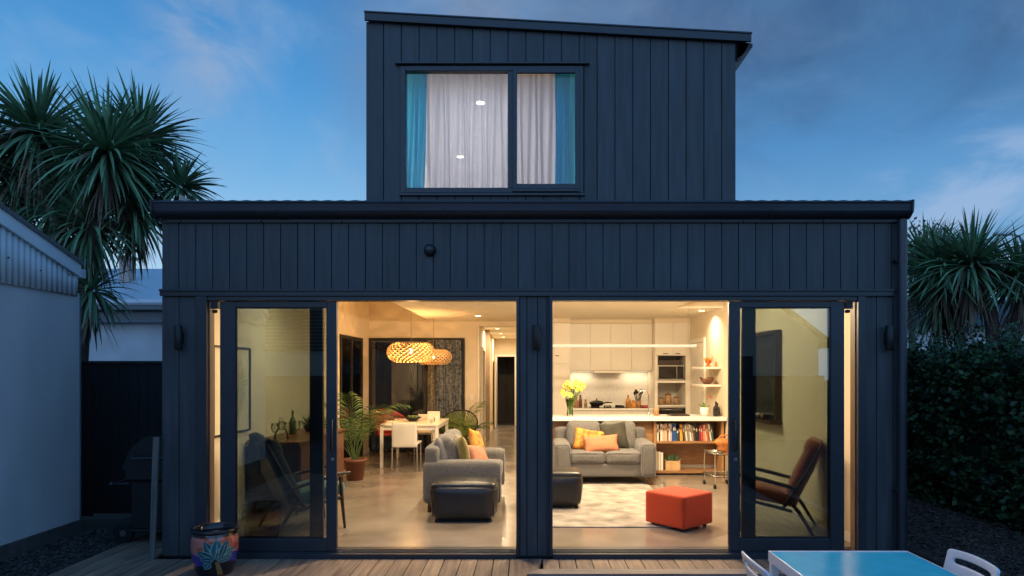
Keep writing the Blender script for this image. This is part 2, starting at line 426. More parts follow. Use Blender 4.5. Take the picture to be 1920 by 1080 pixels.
d = MB(); d.prism([(-.005, 5.52), (3.45, 5.52), (3.45, 5.652), (.09, 5.652)], DZ-.03, DZ+.001, 'z')
struct('deck_step_edge', d, 'deck_edge', bevel=.005)
d = MB(); d.box(.0, 3.45, 5.56, 5.62, -.25, DZ-.034); d.box(-.06, -.02, 1.2, 5.56, -.25, DZ-.034); d.box(-3.95, -3.92, 1.2, 8.2, -.25, DZ-.034)
struct('deck_riser', d, 'dark_wood')
d = MB(); boards(d, -.01, 3.5, 1.2, 5.55, -.20, .03, .146, .006)
struct('lower_deck', d, 'deck_wood', bevel=.004)
d = MB(); d.box(-.01, 3.5, 1.2, 5.55, -.252, -.24); d.box(-3.9, -.07, 1.2, 5.9, -.252, -.18)
struct('deck_frame', d, 'black')
# gravel strip by the shed, mulch bed by the hedge
def chips(n, x0, x1, y0, y1, z, smin, smax, flat=.5):
    m = MB()
    for i in range(n):
        s_ = random.uniform(smin, smax); p = (random.uniform(x0, x1), random.uniform(y0, y1), z+random.uniform(0, .012))
        M_ = Matrix.Translation(p) @ Euler((random.uniform(-.6, .6), random.uniform(-.6, .6), random.uniform(0, 6))).to_matrix().to_4x4()
        a, b, c = s_, s_*random.uniform(.3, .7), s_*flat*.4
        m.add([(-a, -b*.6, 0), (a*.8, -b, 0), (a, b*.7, 0), (-a*.7, b, 0), (-a*.5, -b*.4, c), (a*.5, -b*.5, c), (a*.6, b*.4, c), (-a*.4, b*.5, c)],
              [(4, 5, 6, 7), (0, 1, 5, 4), (1, 2, 6, 5), (2, 3, 7, 6), (3, 0, 4, 7)], 0, False, M_)
    return m
gm = MB(); gm.box(-4.98, -3.96, .5, 8.2, -.255, -.17); struct('gravel_bed', gm, 'gravel')
struct('gravel', chips(2600, -4.97, -3.97, 4.0, 7.6, -.17, .012, .03, 1.2), 'gravel_stone', kind='stuff')
gm = MB(); gm.box(3.72, 7.5, .5, 11.5, -.255, -.12); struct('mulch_bed', gm, 'mulch')
struct('bark_mulch', chips(9000, 3.73, 5.6, 3.4, 9.6, -.12, .012, .032, .5), 'mulch_chip', kind='stuff')
e = MB(); e.box(3.60, 3.64, 1.2, 9, -.24, -.075); e.box(3.68, 3.72, 1.2, 9, -.24, -.085)
o = struct('garden_edging', e, 'dark_wood', bevel=.004)

# ================================================================ HOUSE
H = thing('house', 'dark charcoal board-clad house with glowing open sliding doors and a boxy upper storey', 'house', (0, 6, 0))
def hp(name, mb, mats, bevel=0, parent=None, label=None): return obj(name, mb, mats, parent or H, bevel, True, label)
def cladrow(mb, xs, x1, z0, z1, y0, y1, gap=.007, ztop=None):
    for i, a in enumerate(xs):
        b = xs[i+1] if i+1 < len(xs) else x1
        if ztop: mb.slant(a+gap/2, b-gap/2, y0, y1, z0, ztop(a), ztop(b))
        else:
            w1, w2 = random.uniform(-.0016, .0016), random.uniform(-.0016, .0016)
            mb.box(a+gap/2, b-gap/2, y0, y1, z0, z1); mb.v[-8:] = [(x, y+(w1 if x < (a+b)/2 else w2)*(1 if z > (z0+z1)/2 else -.6) if y == y0 else y, z) for x, y, z in mb.v[-8:]]
def steps(a, b, p):
    o_ = []; x = a
    while x < b-.03: o_.append(x); x += p
    return o_
c = MB()
cladrow(c, steps(-3.30, 3.39, .1529), 3.39, 2.368, 2.968, 5.998, 6.02)                 # band over the doors
cladrow(c, [-3.30, -3.145, -2.99], -2.985, -.03, 2.308, 5.998, 6.02)
cladrow(c, [-.075, -.01, .085, .17], .19, -.03, 2.308, 5.998, 6.02)
cladrow(c, [3.035, 3.14, 3.29], 3.39, -.03, 2.308, 5.998, 6.02)
hp('wall_cladding', c, 'cladding', .003)
c = MB()   # structure behind the boards
c.box(-3.30, 3.39, 6.023, 6.11, 2.31, 3.10); c.box(-3.30, -2.886, 6.023, 6.11, -.1, 2.309); c.box(-.10, .22, 6.023, 6.11, -.1, 2.309); c.box(2.965, 3.39, 6.023, 6.11, -.1, 2.309)
c.box(-3.30, -3.205, 6.112, 9.2, -.1, 3.12); c.box(3.085, 3.39, 6.112, 9.2, -.1, 3.12); c.box(-3.30, -3.205, 9.2, 13.6, -.1, 3.31); c.box(3.085, 3.39, 9.2, 13.6, -.1, 3.31); c.box(-3.3, 3.39, 6.0, 6.1, -.24, -.105)
hp('wall_frame', c, 'black')
c = MB(); c.box(-3.305, 3.30, 5.968, 5.996, 2.31, 2.364); c.box(-3.305, 3.39, 5.955, 5.966, 2.352, 2.372)
c.box(-3.305, -2.985, 5.975, 5.996, 2.318, 2.33)
c.box(-2.984, -2.886, 5.972, 6.02, -.03, 2.309); c.box(2.965, 3.032, 5.972, 6.02, -.03, 2.309)
c.box(-.106, -.077, 5.978, 6.02, -.03, 2.309); c.box(.192, .222, 5.978, 6.02, -.03, 2.309)
hp('trim', c, 'frame_paint', .003)
c = MB(); c.box(-3.30, 3.39, 5.975, 5.997, 2.97, 3.005); c.box(-3.30, 3.39, 5.96, 5.997, 3.007, 3.12)
hp('fascia', c, 'dark_metal', .003)
# rounded gutter
prof = [(5.958, 3.10), (5.958, 3.005)]
for k in range(9):
    a = math.pi*.5*k/8; prof.append((5.945-.085*math.sin(a)*1.0, 3.065-.06*math.cos(a)))
prof += [(5.852, 3.112), (5.842, 3.122), (5.852, 3.134), (5.868, 3.128), (5.866, 3.07), (5.945, 3.02)]
c = MB(); c.prism(prof, -3.30, 3.372, 'x')
gut = hp('gutter', c, 'gutter_metal', .004)
c = MB(); pr2 = [(5.962, 3.145), (5.962, 2.99), (5.90, 2.992), (5.845, 3.04), (5.835, 3.14)]
c.prism(pr2, -3.316, -3.301, 'x'); hp('end_cap', c, 'gutter_metal', .003, gut)
c = MB(); c.prism(pr2, 3.373, 3.388, 'x'); hp('end_cap', c, 'gutter_metal', .003, gut)
for i in range(10):
    x = -3.12+i*.722
    c = MB(); c.tube([(x, 5.972, 2.985), (x, 5.955, 2.985)], .007, 8); hp('bracket', c, 'gutter_metal', 0, gut)
for x in (-2.2, -.75, .7, 2.15):
    c = MB(); pj = [(y-.003 if y < 5.95 else y, z) for y, z in prof[2:13]]
    c.tube([(x, 5.95-.089*math.sin(math.pi*.5*k/8), 3.065-.063*math.cos(math.pi*.5*k/8)) for k in range(9)], .006, 6); hp('joint', c, 'gutter_metal', 0, gut)
c = MB(); c.tube([(3.335, 5.93, 2.985), (3.335, 5.93, -.06)], .039, 16)
dp = hp('downpipe', c, 'gutter_metal')
for zz_ in (2.60, .55):
    c = MB(); c.lathe([(.043, 0), (.043, .06)], (3.335, 5.93, zz_), 16); c.box(3.28, 3.39, 5.935, 5.995, zz_+.02, zz_+.04); hp('bracket', c, 'gutter_metal', 0, dp)
# corrugated roof in the strips around the upper storey
def corr(mb, x0, x1, y0, y1, zf, pitch=.12, amp=.003, th=.012):
    n = max(2, int((x1-x0)/pitch*8)); vs = []; fs = []
    for i in range(n+1):
        x = x0+(x1-x0)*i/n; dz = amp*math.sin(2*math.pi*x/pitch)
        for y in (y0, y1):
            vs.append((x, y, zf(y)+dz)); vs.append((x, y, zf(y)+dz-th))
    for i in range(n):
        a = i*4; b = a+4
        fs += [(a, b, b+2, a+2), (a+1, a+3, b+3, b+1), (a, a+1, b+1, b), (a+2, b+2, b+3, a+3)]
    mb.add(vs, fs, 0, True)
rz = lambda y: 3.146+.06*(y-5.88)
c = MB(); corr(c, -3.325, 3.40, 5.885, 6.62, rz); corr(c, -3.325, -1.64, 6.60, 13.7, rz); corr(c, 2.09, 3.40, 6.60, 13.7, rz); c.box(-1.7, 2.1, 11.2, 20.6, 3.28, 3.34)
hp('roof', c, 'roof_metal')
# ---- upper storey
U0, U1, UY = -1.609, 2.063, 6.60
ut = lambda x: 5.10+(x-U0)*(-.0555)
WX0, WX1, WZ0, WZ1 = -1.262, .548, 3.40, 4.655
c = MB(); xs = steps(U0, U1, .1765)
for i, a in enumerate(xs):
    b = xs[i+1] if i+1 < len(xs) else U1
    if b <= WX0+.02 or a >= WX1-.02: c.slant(a+.0045, b-.0045, UY, UY+.02, 3.12, ut(a), ut(b))
    else:
        aa, bb = a+.0045, b-.0045
        if a < WX0: c.slant(aa, WX0-.01, UY, UY+.02, 3.12, ut(a), ut(WX0)); aa = WX0-.008
        if b > WX1: c.slant(WX1+.01, bb, UY, UY+.02, 3.12, ut(WX1), ut(b)); bb = WX1+.008
        if bb-aa > .02:
            c.slant(aa, bb, UY, UY+.02, WZ1+.012, ut(aa), ut(bb)); c.box(aa, bb, UY, UY+.02, 3.12, WZ0-.012)
hp('upper_wall', c, 'cladding', .003)
c = MB()
c.slant(U0+.004, WX0-.005, UY+.022, UY+.12, 3.0, ut(U0), ut(WX0)); c.slant(WX1+.005, U1-.004, UY+.022, UY+.12, 3.0, ut(WX1), ut(U1))
c.slant(WX0-.005, WX1+.005, UY+.022, UY+.12, WZ1+.01, ut(WX0), ut(WX1)); c.box(WX0-.005, WX1+.005, UY+.022, UY+.12, 3.0, WZ0-.01)
c.box(U0, U0+.1, UY+.122, 11.2, 3.0, 5.05); c.slant(U1-.1, U1, UY+.122, 11.2, 3.0, 4.9, 4.895); c.box(U0, U1, 11.2, 11.3, 3.0, 4.89)
hp('upper_wall_frame', c, 'cladding')
c = MB(); c.slant(U0-.002, 2.2, UY-.05, UY-.024, 5.065, ut(U0)+.066, ut(2.2)+.066); c.v[-8:] = [(x, y, (ut(x)-.008 if z < 5.066 and k < 4 else z)) for k, (x, y, z) in enumerate(c.v[-8:])]
hp('barge_board', c, 'dark_metal', .003)
c = MB(); c.prism([(2.068, 4.70), (2.10, 4.715), (2.19, ut(2.2)-.012), (2.068, ut(2.068)-.012)], UY-.02, UY+.01, 'y'); hp('soffit_end', c, 'black')
c = MB(); c.slant(U0-.006, 2.206, UY-.058, 11.4, 5.05, ut(U0)+.083, ut(2.2)+.083); c.v[-8:-4] = [(x, y, ut(x)+.068) for x, y, z in c.v[-8:-4]]
hp('upper_roof', c, 'roof_metal', .003)
c = MB(); c.slant(2.066, 2.22, UY-.02, 11.3, 4.72, ut(2.066), ut(2.2)-.015); c.v[-8:-4] = [(x, y, z if x < 2.1 else ut(2.2)-.05) for x, y, z in c.v[-8:-4]]
hp('soffit', c, 'black')
# upper window
def frame_rect(mb, x0, x1, z0, z1, y0, y1, t, tb=None, tt=None):
    tb = tb or t; tt = tt or t
    mb.box(x0, x0+t, y0, y1, z0, z1); mb.box(x1-t, x1, y0, y1, z0, z1)
    mb.box(x0+t, x1-t, y0, y1, z0, z0+tb); mb.box(x0+t, x1-t, y0, y1, z1-tt, z1)
c = MB(); frame_rect(c, WX0, WX1, WZ0, WZ1, UY-.02, UY+.06, .05)
c.box(-.20, -.135, UY-.015, UY+.06, WZ0+.05, WZ1-.05)
win = hp('window', c, 'frame_paint', .004)
c = MB(); c.box(WX0-.05, WX1+.06, UY-.045, UY-.004, WZ1+.012, WZ1+.03); hp('head_flashing', c, 'dark_metal', .003, win)
c = MB(); c.box(WX0-.01, WX1+.01, UY-.035, UY-.004, WZ0-.03, WZ0-.004); hp('sill', c, 'frame_paint', .003, win)
c = MB(); frame_rect(c, -.150, .508, 3.435, 4.622, UY-.032, UY+.0, .042, .05); c.box(-.15, .508, UY-.045, UY-.0, 3.405, 3.433)
sash = hp('sash', c, 'frame_paint', .004, win)
c = MB(); c.box(-1.212, -.20, UY+.018, UY+.024, WZ0+.05, WZ1-.05); hp('pane', c, 'window_glass', 0, win)
c = MB(); c.box(-.108, .466, UY+.018, UY+.024, 3.485, 4.58); hp('pane', c, 'window_glass', 0, win)
c = MB()   # upper room shell
c.box(U0+.101, U0+.11, UY+.13, 11.19, 3.0, 4.84); c.box(U1-.11, U1-.101, UY+.13, 11.19, 3.0, 4.84); c.box(U0+.11, U1-.11, 11.18, 11.19, 3.0, 4.84)
c.box(U0+.1, U1-.1, UY+.125, 11.19, 4.77, 4.79); c.box(U0+.1, U1-.1, UY+.125, 11.19, 2.96, 2.985)
c.box(U0+.11, WX0, UY+.122, UY+.13, 3.0, 4.84); c.box(WX1, U1-.11, UY+.122, UY+.13, 3.0, 4.84); c.box(WX0, WX1, UY+.122, UY+.13, 3.0, WZ0); c.box(WX0, WX1, UY+.122, UY+.13, WZ1, 4.84)
hp('upper_room_lining', c, 'plaster')

# ---- sliding doors: two leaves stacked at each outer side
c = MB()
for x0, x1 in ((-2.884, -.108), (.224, 2.963)):
    c = MB(); c.box(x0, x1, 5.985, 6.105, 2.272, 2.308)             # head track
    c.box(x0, x1, 5.955, 6.105, -.05, -.002)              # sill
    for yy in (6.0, 6.05, 6.095): c.box(x0, x1, yy-.006, yy+.006, -.002, .006)
    hp('door_frame', c, 'frame_paint', .002)
    c = MB(); c.box(x0, x1, 6.1055, 6.20, -.04, .002); hp('threshold', c, 'frame_paint', .002)
c = MB()
c.box(-2.8855, -2.878, 6.02, 6.108, -.002, 2.272); hp('door_jamb', c, 'reveal_timber')
c = MB(); c.box(2.957, 2.9645, 6.02, 6.108, -.002, 2.272); hp('door_jamb', c, 'reveal_timber')
def leaf_door(x0, x1, y, tl, tr, name='sliding_door', handle=None):
    z0, z1 = .005, 2.268
    c = MB(); c.box(x0, x0+tl, y-.02, y+.02, z0, z1); c.box(x1-tr, x1, y-.02, y+.02, z0, z1)
    c.box(x0+tl, x1-tr, y-.019, y+.019, z0, z0+.115); c.box(x0+tl, x1-tr, y-.019, y+.019, z1-.055, z1)
    d_ = hp(name, c, 'frame_paint', .004)
    c = MB(); c.box(x0+tl, x1-tr, y-.003, y+.003, z0+.115, z1-.055); hp('pane', c, 'door_glass', 0, d_)
    c = MB(); g_ = .008
    xa, xb, za, zb = x0+tl, x1-tr, z0+.115, z1-.055
    c.box(xa, xa+g_, y-.012, y-.004, za, zb); c.box(xb-g_, xb, y-.012, y-.004, za, zb); c.box(xa+g_, xb-g_, y-.012, y-.004, za, za+g_); c.box(xa+g_, xb-g_, y-.012, y-.004, zb-g_, zb)
    hp('gasket', c, 'black', 0, d_)
    if handle:
        c = MB(); hx = handle
        c.tube([(hx, y-.022, 1.20), (hx, y-.055, 1.19), (hx, y-.055, .93), (hx, y-.022, .92)], .011, 8)
        hp('handle', c, 'black', 0, d_)
        c = MB(); c.tube([(hx, y-.02, .84), (hx, y-.034, .84)], [.018, .014], 12); hp('lock', c, 'steel', 0, d_)
    return d_
leaf_door(-2.785, -1.729, 6.035, .14, .088, handle=-1.765)
leaf_door(-2.762, -1.868, 6.082, .10, .115)
leaf_door(1.816, 2.86, 6.035, .095, .122, handle=1.872)
leaf_door(1.948, 2.84, 6.082, .12, .10)
for sx in (-2.835, 2.895):
    c = MB()
    c.box(sx-.03, sx+.035, 6.0, 6.06, 2.20, 2.268); c.lathe([(.001, -.03), (.022, -.025), (.024, 0), (.001, .004)], (sx-.002, 6.03, 2.19), 12)
    hp('door_stop', c, 'black')

# ---- interior shell
fl = MB(); fl.box(-3.2, 3.08, 6.20, 13.4, -.03, 0); fl.box(-1.0, .1, 13.4, 20.0, -.03, 0)
hp('floor', fl, 'concrete_floor')
c = MB()
c.box(-1.95, 3.08, 6.112, 8.0, 2.63, 2.66); c.box(-1.95, 2.33, 8.0, 10.5, 2.63, 2.66); c.box(-1.95, 3.08, 10.5, 13.4, 2.63, 2.66); c.box(-3.2, -1.95, 6.112, 9.2, 2.63, 2.66)
c.box(-3.2, -1.97, 9.2, 13.4, 3.26, 3.28); c.box(2.30, 3.08, 7.97, 10.53, 3.02, 3.04)
c.box(-1.0, .1, 13.5, 20.0, 2.60, 2.62)
hp('ceiling', c, 'ceiling_white')
c = MB()
# left wall with a glazed opening
c.box(-3.204, -3.2, 6.112, 11.3, 0, 3.26); c.box(-3.204, -3.2, 12.8, 13.4, 0, 3.26); c.box(-3.204, -3.2, 11.3, 12.8, 2.26, 3.26)
# upstand of raised ceiling and skylight sides
c.box(-1.97, -1.95, 9.2, 13.4, 2.661, 3.26); c.box(-3.2, -1.97, 9.19, 9.2, 2.661, 3.26)
c.box(2.31, 2.33, 8.0, 10.5, 2.661, 3.02); c.box(2.33, 3.08, 10.5, 10.52, 2.661, 3.02); c.box(2.33, 3.08, 7.98, 8.0, 2.661, 3.02)
# right wall
c.box(3.08, 3.084, 6.112, 13.4, 0, 3.02)
# back walls
c.box(-1.27, -1.0, 13.4, 13.5, 0, 2.63); c.box(-3.2, -1.27, 13.4, 13.5, 2.30, 3.28); c.box(-1.0, .1, 13.4, 13.5, 2.54, 2.63); c.box(.1, 3.08, 13.4, 13.5, 0, 2.63)
# hall
c.box(-1.05, -1.0, 13.5, 14.3, 0, 2.6); c.box(-1.05, -1.0, 15.1, 20.0, 0, 2.6); c.box(-1.05, -1.0, 14.3, 15.1, 2.08, 2.6)
c.box(.1, .15, 12.9, 13.399, 0, 2.63); c.box(.1, .15, 13.501, 20, 0, 2.6)
c.box(-1.0, -.93, 20, 20.1, 0, 2.6); c.box(-.40, .1, 20, 20.1, 0, 2.6); c.box(-.93, -.40, 20, 20.1, 2.06, 2.6)
# inside faces of the front wall
c.box(-3.2, -2.9, 6.112, 6.12, 0, 2.63); c.box(-.1, .22, 6.112, 6.12, 0, 2.63); c.box(2.97, 3.08, 6.112, 6.12, 0, 2.63); c.box(-2.9, 2.97, 6.112, 6.12, 2.32, 2.63)
hp('interior_wall', c, 'plaster')
c = MB()
c.box(-3.2, -3.185, 6.13, 11.25, 0, .09); c.box(-3.2, -3.185, 12.85, 13.38, 0, .09); c.box(3.065, 3.08, 6.13, 9.9, 0, .09); c.box(-1.24, -1.0, 13.385, 13.4, 0, .09); c.box(-1.0, -.985, 15.2, 20, 0, .09)
for q in range(0, len(c.f), 6):
    m1 = MB(); m1.add(c.v[q//6*8:q//6*8+8], [(0, 2, 3, 1), (4, 5, 7, 6), (0, 1, 5, 4), (2, 6, 7, 3), (0, 4, 6, 2), (1, 3, 7, 5)]); hp('skirting', m1, 'white_trim', .003)
c = MB()
c.box(-1.012, -.98, 13.36, 13.385, 0, 2.54); hp('architrave', c, 'white_trim', .004); c = MB()
c.box(-1.0, -.97, 14.22, 14.3, 0, 2.15); c.box(-1.0, -.97, 15.1, 15.18, 0, 2.15); c.box(-1.0, -.97, 14.3, 15.1, 2.08, 2.15); hp('architrave', c, 'white_trim', .004); c = MB()
c.box(-1.0, -.93, 19.94, 20, 0, 2.13); c.box(-.40, -.33, 19.94, 20, 0, 2.13); c.box(-.93, -.40, 19.94, 20, 2.06, 2.13)
hp('architrave', c, 'white_trim', .004)
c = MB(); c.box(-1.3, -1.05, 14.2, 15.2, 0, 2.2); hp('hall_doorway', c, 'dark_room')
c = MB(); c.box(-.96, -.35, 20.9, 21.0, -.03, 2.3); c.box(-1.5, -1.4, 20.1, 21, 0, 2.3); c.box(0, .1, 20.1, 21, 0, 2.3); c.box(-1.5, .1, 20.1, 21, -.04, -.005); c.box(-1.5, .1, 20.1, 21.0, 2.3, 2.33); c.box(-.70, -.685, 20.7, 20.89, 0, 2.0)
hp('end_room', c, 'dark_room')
c = MB(); c.box(-.95, -.91, 18.9, 19.75, .01, 2.03); dr = hp('hall_door', c, 'white_lacquer', .004)
c = MB(); [c.tube([(-.91, 18.95, z), (-.895, 18.95, z)], .02, 8) for z in (.98,)]; hp('handle', c, 'steel', 0, dr)
# glazed back door of the dining corner
c = MB(); frame_rect(c, -3.198, -1.275, 0, 2.295, 13.36, 13.42, .055, .05); c.box(-2.10, -2.03, 13.365, 13.415, .05, 2.24)
bd = hp('back_door', c, 'black', .003)
c = MB(); c.box(-3.14, -2.10, 13.388, 13.394, .05, 2.24); hp('pane', c, 'night_glass', 0, bd)
c = MB(); c.box(-2.03, -1.33, 13.388, 13.394, .05, 2.24); hp('pane', c, 'night_glass', 0, bd)
c = MB(); c.box(-3.204, -3.17, 11.3, 11.36, 0, 2.26); c.box(-3.204, -3.17, 12.74, 12.8, 0, 2.26); c.box(-3.204, -3.17, 11.36, 12.74, 2.2, 2.26); c.box(-3.204, -3.17, 11.36, 12.74, 0, .05); c.box(-3.2, -3.175, 12.02, 12.08, .05, 2.2)
sw = hp('side_door', c, 'black', .003)
c = MB(); c.box(-3.2, -3.196, 11.36, 12.74, .05, 2.2); hp('pane', c, 'night_glass', 0, sw)
# dim court behind the back door
c = MB(); c.box(-4.2, -.9, 15.6, 15.7, -.1, 3.2); c.box(-4.2, -4.1, 13.5, 15.6, -.1, 3.2); c.box(-1.06, -1.051, 13.5, 15.6, -.1, 3.2); c.box(-4.2, -1.06, 13.5, 15.6, -.12, -.03)
hp('court_wall', c, 'pink_wall')
c = MB(); c.box(-2.75, -2.66, 15.5, 15.6, -.03, 2.6); c.box(-1.95, -1.86, 15.5, 15.6, -.03, 2.6); c.box(-4.1, -1.1, 15.5, 15.6, 2.15, 2.3); hp('court_post', c, 'black')
# white side door in the kitchen wall
c = MB(); c.box(3.055, 3.08, 11.62, 12.5, 0, 2.14); kd = hp('kitchen_door', c, 'white_lacquer', .004)
c = MB(); c.box(3.05, 3.08, 11.54, 11.618, 0, 2.22); c.box(3.05, 3.08, 11.62, 12.55, 2.145, 2.22); hp('door_trim', c, 'white_trim', .003, kd)
# niche window in the right wall of the living room
c = MB()
c.box(3.0, 3.08, 8.08, 8.13, 1.02, 2.14); c.box(3.0, 3.08, 9.07, 9.12, 1.02, 2.14); c.box(3.0, 3.08, 8.13, 9.07, 2.09, 2.14); c.box(2.93, 3.08, 8.05, 9.15, .985, 1.02)
nw = hp('niche_window', c, 'dark_wood', .004)
c = MB(); c.box(3.06, 3.066, 8.13, 9.07, 1.02, 2.09); hp('pane', c, 'black_gloss', 0, nw)

# ================================================================ LIGHT FITTINGS
def downlight(x, y, z, label, power, group='ceiling downlights', color=WARM, spread=170, area=False):
    t = thing('downlight', label, 'ceiling light', (x, y, z), 0, group)
    c = MB(); c.lathe([(.052, -.004), (.062, -.006), (.068, -.002), (.068, 0)], n=24); obj('bezel', c, 'white_trim', t)
    c = MB(); c.lathe([(0.0005, -.003), (.05, -.003)], n=24); c.f = [f[::-1] for f in c.f]; obj('lens', c, 'downlight_glow', t)
    if area: lamp('downlight_lamp', 'AREA', (0, 0, -.012), power, color, t, .09, spread)
    else: lamp('downlight_lamp', 'POINT', (0, 0, -.05), power, color, t, .042)
    return t
P = 86
downlight(-.77, 9.0, 2.63, 'ceiling downlight at the top of the left opening, right of the lattice pendants', P*.5, area=True)
downlight(-.90, 12.0, 2.63, 'ceiling downlight just in front of the hall opening', P*.09, area=True)
downlight(1.21, 9.0, 2.63, 'ceiling downlight at the top of the kitchen opening', P*1.2, area=True)
for x, y, l in ((-.80, 7.0, 'added unseen downlight over the black ottoman beside the grey sofa'), (1.25, 7.2, 'added unseen downlight over the cream rug'), (2.55, 7.3, 'added unseen downlight over the rust armchair'), (-2.45, 8.0, 'added unseen downlight over the sideboard'),
                (.85, 8.55, 'added unseen downlight over the grey sofa, left of the kitchen opening'), (2.05, 8.55, 'added unseen downlight over the grey sofa, right of the kitchen opening')):
    downlight(x, y, 2.63, l, P*((.30 if x > 2 else .46 if x < 0 else .6) if y < 8.5 else 1.2), area=x < 0)  # unseen downlights, added to brighten the living room and reach the kitchen
downlight(2.86, 10.95, 2.63, 'downlight washing the floating shelves', 14, spread=140, area=True)
for y, z, l in ((15.2, 2.60, 'hall ceiling downlight nearest the dining room'), (17.2, 2.60, 'middle hall ceiling downlight'), (19.0, 2.6, 'hall ceiling downlight nearest the far doorway')):
    downlight(-.70, y, z, l, 24, 'hall downlights', area=True)
# round wall sconces, unlit
def sconce(x, z, label):
    t = thing('wall_light', label, 'wall light', (x, 5.998, z), 0, 'unlit black up-down wall lights')
    c = MB(); c.lathe([(.0, -.11), (.03, -.11), (.034, -.106), (.034, .106), (.03, .11), (0, .11)], (0, -.062, 0), 18); obj('shade', c, 'black', t)
    c = MB(); c.box(-.022, .022, -.03, -.001, -.05, .05); obj('bracket', c, 'black', t, .003)
sconce(-3.12, 1.935, 'black cylinder wall light on the narrow wall beside the neighbour passage')
sconce(.075, 1.935, 'black cylinder wall light on the pillar between the two door openings')
sconce(3.225, 1.935, 'black cylinder wall light beside the downpipe')
t = thing('sensor_light', 'small round dark sensor on the cladding above the left doors', 'sensor', (-.882, 5.998, 2.722))
c = MB(); c.lathe([(.0, .075), (.036, .072), (.05, .055), (.052, .02), (.056, 0)], n=24, M=T(0, 0, 0, 90)); obj('housing', c, 'black', t)
c = MB(); c.lathe([(.0, .082), (.02, .08), (.028, .074)], n=16, M=T(0, 0, 0, 90)); obj('lens', c, 'gutter_metal', t)
# pendants: round lattices of crossing plywood strips
def pendant(x, y, z, rad, h, label, power):
    t = thing('pendant_lamp', label, 'pendant light', (x, y, z), 0, 'lattice pendants over the dining table')
    c = MB()
    for hand in (1, -1):
        n = 24
        for k in range(n):
            a0 = 2*math.pi*k/n; pts = []
            for i in range(15):
                u = i/14; th = math.pi*(.16+.68*u); r_ = rad*(math.sin(th)**.62)*(.992 if hand > 0 else 1.0); zz_ = h/2*math.cos(th)/math.cos(math.pi*.16)
                pts.append((Vector((r_*math.cos(a0+hand*u*1.5), r_*math.sin(a0+hand*u*1.5), zz_)), r_))
            vs = []; fs = []
            for i, (p, r_) in enumerate(pts):
                d_ = (pts[min(i+1, 14)][0]-pts[max(i-1, 0)][0]).normalized(); out_ = Vector((p.x, p.y, p.z*2)).normalized(); sd_ = d_.cross(out_).normalized()
                wd = .0078; tk = .0016
                vs += [p+sd_*wd+out_*tk, p-sd_*wd+out_*tk, p-sd_*wd-out_*tk, p+sd_*wd-out_*tk]
            for i in range(14):
                a = i*4
                for q in range(4): fs.append((a+q, a+(q+1) % 4, a+4+(q+1) % 4, a+4+q))
            c.add(vs, fs)
    obj('shade', c, 'lamp_ply', t)
    c = MB(); c.tube([(0, 0, .09), (0, 0, 3.26-z)], .004, 6); obj('cord', c, 'cable', t)
    c = MB(); c.lathe([(.0, .1), (.02, .1), (.022, .045), (0, .044)], n=12); obj('socket', c, 'white_trim', t)
    c = MB(); c.lathe([(.001, -.027), (.010, -.024), (.016, -.010), (.014, .006), (.010, .042)], n=16); obj('bulb', c, 'bulb_glow', t)
    c = MB(); c.lathe([(.0, 0), (.05, 0), (.05, -.02), (0, -.025)], (0, 0, 3.26-z), 16); obj('ceiling_rose', c, 'white_trim', t)
    lamp('pendant_light', 'POINT', (0, 0, -.01), power, (1, .52, .17), t, .026)
pendant(-2.02, 11.5, 1.955, .415, .34, 'lattice timber pendant lamp hanging nearer over the dining table', 125)
pendant(-1.80, 12.7, 1.90, .345, .29, 'lattice timber pendant lamp half hidden behind another one', 14)
t = thing('linear_pendant', 'long thin white light bar hanging over the kitchen island', 'pendant light', (1.45, 10.6, 2.02))
c = MB(); c.box(-1.23, 1.23, -.02, .02, 0, .035); obj('housing', c, 'white_trim', t, .004)
c = MB(); c.box(-1.22, 1.22, -.017, .017, -.006, -.001); c.box(-1.22, 1.22, -.0245, -.0205, .003, .03); obj('diffuser', c, 'strip_glow', t)
for x in (-1.1, 1.1):
    c = MB(); c.tube([(x, 0, .035), (x, 0, .61)], .0018, 5); obj('wire', c, 'cable', t)
# upper room lamps
for x, y, l in ((-.552, 7.77, 'glowing lamp behind the sheer curtain, the higher one'), (-.99, 9.73, 'glowing lamp behind the sheer curtain, the lower one')):
    t = thing('upstairs_lamp', l, 'ceiling light', (x, y, 4.769), 0, 'lamps in the upper room')
    c = MB(); c.lathe([(.05, -.004), (.062, -.006), (.068, -.002), (.068, 0)], n=24); obj('bezel', c, 'white_trim', t)
    c = MB(); c.lathe([(.0005, -.012), (.03, -.010), (.05, -.003)], n=24); obj('lens', c, 'upper_bulb', t)
    lamp('upstairs_light', 'AREA', (0, 0, -.016), 25, (1, .92, .88), t, .09, 170)
# curtains of the upper window
def curtain(name, x0, x1, y, z0, z1, waves, amp, m, label, taper=0, cat='curtain', group=None):
    c = MB(); n = int(waves*10); vs = []; fs = []; nz = 8
    for j in range(nz+1):
        v = j/nz
        for i in range(n+1):
            u = i/n; ph = u*waves*2*math.pi
            vs.append(((x0+(x1-x0)*u)+taper*(1-v)*u+.012*math.sin(ph*.37+3*v), y+amp*math.sin(ph+.6*math.sin(ph*.31)+.5*(1-v))*(.75+.35*(1-v)), z0+(z1-z0)*v))
    for j in range(nz):
        for i in range(n):
            a = j*(n+1)+i; fs.append((a, a+1, a+n+2, a+n+1))
    c.add(vs, fs, 0, True); ox, oz = (x0+x1)/2, z0
    c.v = [(p[0]-ox, p[1]-y, p[2]-oz) for p in c.v]
    return one(name, c, m, label, cat, (ox, y, oz), group=group)
curtain('curtain', -1.26, -1.015, 6.80, 3.40, 4.745, 6, .018, 'teal_curtain', 'teal curtain hanging at the edge of the large upstairs pane', -.06, group='teal curtains')
